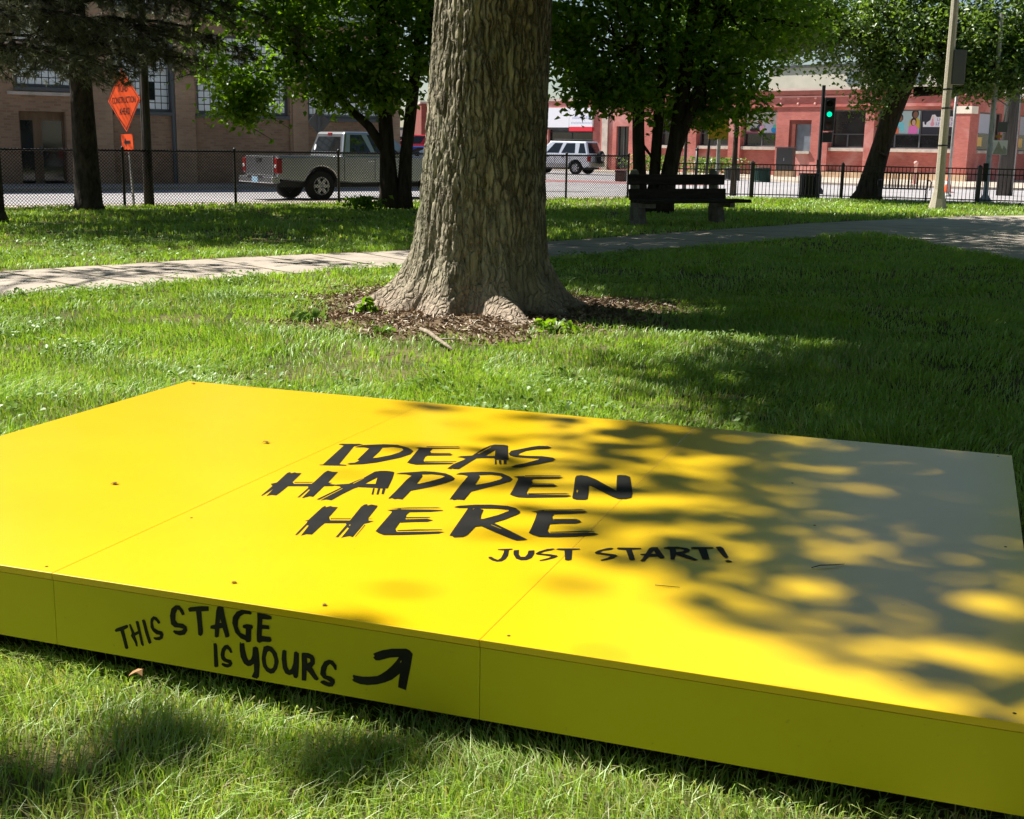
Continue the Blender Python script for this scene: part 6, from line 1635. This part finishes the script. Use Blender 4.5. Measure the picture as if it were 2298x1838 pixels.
def grass_zone(y0, y1, dens, hgt, wid, xpad=1.4, straw=0.06, lean=.8, xmul=.43, pale=.06):
    global gk
    xin = xpad; xpad = xpad + 2.6
    xm = xmul * y1 + xpad
    n = int((y1 - y0) * 2 * xm * dens)
    x = (rg.random(n) * 2 - 1) * xm; y = y0 + rg.random(n) * (y1 - y0)
    ok = np.abs(x) < xmul * y + xpad
    edge = np.abs(x) > xmul * y + xin              # thinner, broader blades beyond the view
    ok &= ~edge | (rg.random(n) < .45)
    ok &= in_poly(x, y, LAWN)
    md = mulch_d(x, y)
    ok &= (rg.random(n) < np.clip((md - .62) / .55, 0, 1) ** 1.6 + .03)
    ok &= np.hypot(x + .33, y - 10.8) > .72
    ins = in_stage(x, y, -.05)
    ok &= ~ins | (rg.random(n) < .10)
    pn = vnoise(x, y, 3.0, 3)
    ok &= ~in_poly(x + (pn - .5) * .22, y + (vnoise(x, y, 3.3, 4) - .5) * .22, PATH)
    # worn thin patches
    thin = vnoise(x, y, .9, 5) * .6 + vnoise(x, y, 3.1, 6) * .4
    ok &= rg.random(n) < np.clip(thin * 2.6 - .42, .28, 1)
    x, y, md, edge = x[ok], y[ok], md[ok], edge[ok]; n = len(x)
    ins = in_stage(x, y, .0)
    big = vnoise(x, y, 1.3, 7)
    h = hgt * (.45 + .75 * rg.random(n)) * (.65 + .7 * big)
    h = np.where(ins, np.minimum(h, .055), h)
    h = np.where(in_stage(x, y, .10) & ~ins, h * .6, h)
    yaw = rg.random(n) * 6.283
    # tufts share a lean
    lx = (vnoise(x, y, 2.2, 8) - .5) * 1.6 + rg.normal(0, lean * .6, n); ly = (vnoise(x, y, 2.2, 9) - .5) * 1.6 + rg.normal(0, lean * .6, n)
    w = wid * (.7 + .6 * rg.random(n)) * np.where(edge, 1.8, 1.0)
    wx, wy = np.cos(yaw) * w * .5, np.sin(yaw) * w * .5
    z = np.zeros(n)
    b0 = np.stack([x - wx, y - wy, z - .005], 1); b1 = np.stack([x + wx, y + wy, z - .005], 1)
    mx_, my_ = x + lx * h * .25, y + ly * h * .25
    m0 = np.stack([mx_ - wx * .8, my_ - wy * .8, h * .58], 1); m1 = np.stack([mx_ + wx * .8, my_ + wy * .8, h * .58], 1)
    tp = np.stack([x + lx * h * .85, y + ly * h * .85, h * (1.0 - .22 * np.clip(np.hypot(lx, ly), 0, 1.4))], 1)
    v = np.stack([b0, b1, m0, m1, tp], 1).reshape(-1, 3)
    k = np.arange(n)[:, None] * 5 + gk
    f = np.concatenate([k + np.array([[0, 1, 3]]), k + np.array([[0, 3, 2]]), k + np.array([[2, 3, 4]])], 0)
    patch = vnoise(x, y, .55, 10) * .5 + vnoise(x, y, 2.5, 11) * .5
    t = np.clip(.15 + .55 * patch + rg.normal(0, .14, n), 0, .85)
    sp_ = straw * (1.0 + 3.0 * (vnoise(x, y, 1.7, 12) > .68))
    t = np.where(rg.random(n) < sp_, .97, t)
    t = np.where(rg.random(n) < pale, .90 + .035 * rg.random(n), t)
    t = np.repeat(t, 5)
    GV.append(v); GF.append(f); GT.append(t); gk += len(v)
grass_zone(1.6, 3.3, 11500, .080, .0036, .7, .24, 1.15, pale=.62)
grass_zone(3.3, 5.2, 7000, .070, .0045, .9, .14, .85, pale=.32)
grass_zone(5.2, 8.0, 4600, .066, .0055, 1.0, .035, pale=.12)
grass_zone(8.0, 12.0, 2700, .066, .0078, 1.2, .025)
grass_zone(12.0, 18.0, 1050, .070, .012, 1.5, .02)
grass_zone(18.0, 27.0, 430, .076, .019, 1.6, .02)
grass_zone(27.0, 37.5, 190, .085, .028, 1.6, .02)
go = np_mesh('lawn_grass', np.concatenate(GV), np.concatenate(GF), m_grass, None, np.concatenate(GT))
tag(go, 'short green park grass covering the lawn, paler and longer near the stage', 'grass', kind='stuff')

# broad leaved ground cover (clover, plantain) mixed in the lawn
m_clover = leaf_mat('clover_leaf', (0.13, 0.24, 0.04), (0.26, 0.39, 0.10), (1.2, 1.3, 0.6), tmix=0.3, gloss=.05)
n = 7000
y = 5.5 + 12.5 * rg.random(n) ** .8; x = -(.43 * y + .6) + rg.random(n) * (.43 * y + 2.2)
patch = vnoise(x, y, 1.1, 21) * .6 + vnoise(x, y, 4, 22) * .4
ok = (patch > .60) & ~in_stage(x, y, .05) & ~in_poly(x, y, PATH) & (mulch_d(x, y) > 1.0)
x, y = x[ok], y[ok]
c = np.stack([x, y, .035 + .05 * rg.random(len(x))], 1)
c = (c[:, None, :] + rg.normal(0, 1, (len(c), 4, 3)) * np.array([.03, .03, .008])).reshape(-1, 3)
v, f, tn = leaf_quads(c, .034, rg, up=2.4, aspect=.85)
tag(np_mesh('ground_cover', v, f, m_clover, None, tn), 'pale clover and plantain leaves scattered through the sunny lawn', 'ground cover', kind='stuff')

# wood chip mulch ring
m_mulch = mat('mulch_soil', (0.11, 0.078, 0.050), .95, .1, col2=(.22, .16, .10), vscale=9, bump=.8, bscale=50)
ring = []
for k in range(120):
    a = 2 * math.pi * k / 120
    lo, hi_ = .2, 3.0
    for _ in range(30):
        md_ = (lo + hi_) / 2
        if mulch_d(np.array(MULCH[0] + md_ * math.cos(a)), np.array(MULCH[1] + md_ * math.sin(a))) < 1.02: lo = md_
        else: hi_ = md_
    ring.append((MULCH[0] + lo * math.cos(a), MULCH[1] + lo * math.sin(a)))
mb = MB().add([(MULCH[0], MULCH[1], .05)] + [(MULCH[0] + (px - MULCH[0]) * .6, MULCH[1] + (py - MULCH[1]) * .6, .035) for px, py in ring] + [(px, py, .004) for px, py in ring],
    [(0, 1 + k, 1 + (k + 1) % 120) for k in range(120)] + [(1 + k, 121 + k, 121 + (k + 1) % 120, 1 + (k + 1) % 120) for k in range(120)], True)
tag(mb.build('mulch_bed', m_mulch), kind='structure')
n = 13000
a = rg.random(n) * 6.283; q = np.sqrt(rg.random(n)) * 2.1
x = MULCH[0] + q * np.cos(a); y = MULCH[1] + q * np.sin(a)
md = mulch_d(x, y); ok = (md < 1.25) & (rg.random(n) < np.clip((1.25 - md) / .5, .08, 1)); x, y, md = x[ok], y[ok], md[ok]
m_chip = leaf_mat('wood_chip', (0.16, 0.10, 0.062), (0.50, 0.37, 0.25), (.3, .3, .3), tmix=.02, gloss=.05)
zz = np.interp(md, [0, .6, 1.02, 1.2], [.05, .037, .006, .012]) + .004 + .012 * rg.random(len(x))
v, f, tn = leaf_quads(np.stack([x, y, zz], 1), .045, rg, up=1.3, aspect=.34, jit=.7)
tag(np_mesh('wood_chips', v, f, m_chip, None, np.clip(tn + rg.normal(0, .05), 0, 1)), 'brown wood chips round the foot of the massive tree', 'wood chips', kind='stuff')

# fallen stick, weeds and a dead leaf
m_stick = mat('grey_stick', (.30, .25, .19), .9, .1, var=.25, vscale=20, bump=.4)
st = MB().tube([(-.13, .42, .05, .014), (-.05, .2, .055, .016), (.02, -.05, .05, .015), (.10, -.30, .045, .012), (.16, -.44, .03, .008)], 8).tube([(.03, -.08, .05, .008), (.12, -.12, .06, .006), (.19, -.13, .05, .003)], 6).build('fallen_stick', m_stick, None, loc=(-.56, 8.85, 0))
tag(st, 'pale fallen stick in the grass in front of the massive tree', 'stick')
shrub('weed', -1.62, 9.85, 0, .16, .08, 44, 51, m_clover, 'small leafy weed at the left rim of the wood chips', None, .085)
shrub('weed', -1.20, 10.2, .02, .12, .13, 40, 52, m_leaf, 'bright green weed against the left root of the massive tree', None, .08)
shrub('weed', -0.98, 9.25, 0, .10, .06, 22, 53, m_clover, 'tiny weed among the wood chips front left of the massive tree', None, .06)
shrub('weed', 0.30, 9.50, 0, .22, .10, 50, 54, m_leaf, 'leafy weed at the front root of the massive tree', None, .06)
for u, y_, s, rz, lb in ((.41, 2.72, .05, .8, 'curled tan dead leaf lying on the grass in front of the stage'), (-.92, 2.95, .045, 2.4, 'tan dead leaf on the thin grass front left of the stage')):
    pts = [(0, 0, .1), (.3, .22, .35), (.62, .5, .1), (.7, .2, .25), (1.0, .05, .05), (.72, -.18, .3), (.55, -.5, .2), (.3, -.2, .4)]
    mb = MB().add([(p * s, q_ * s, r_ * s * .9 + .002) for p, q_, r_ in pts] + [(p * s, q_ * s, r_ * s * .9) for p, q_, r_ in pts], [tuple(range(8)), tuple(range(15, 7, -1))])
    tag(mb.build('dead_leaf', mat('tan_leaf', (.45, .25, .12), .8, .2, var=.2, vscale=20), None, loc=(u, y_, .07), rz=rz), lb, 'leaf', 'dead leaves on the near grass')
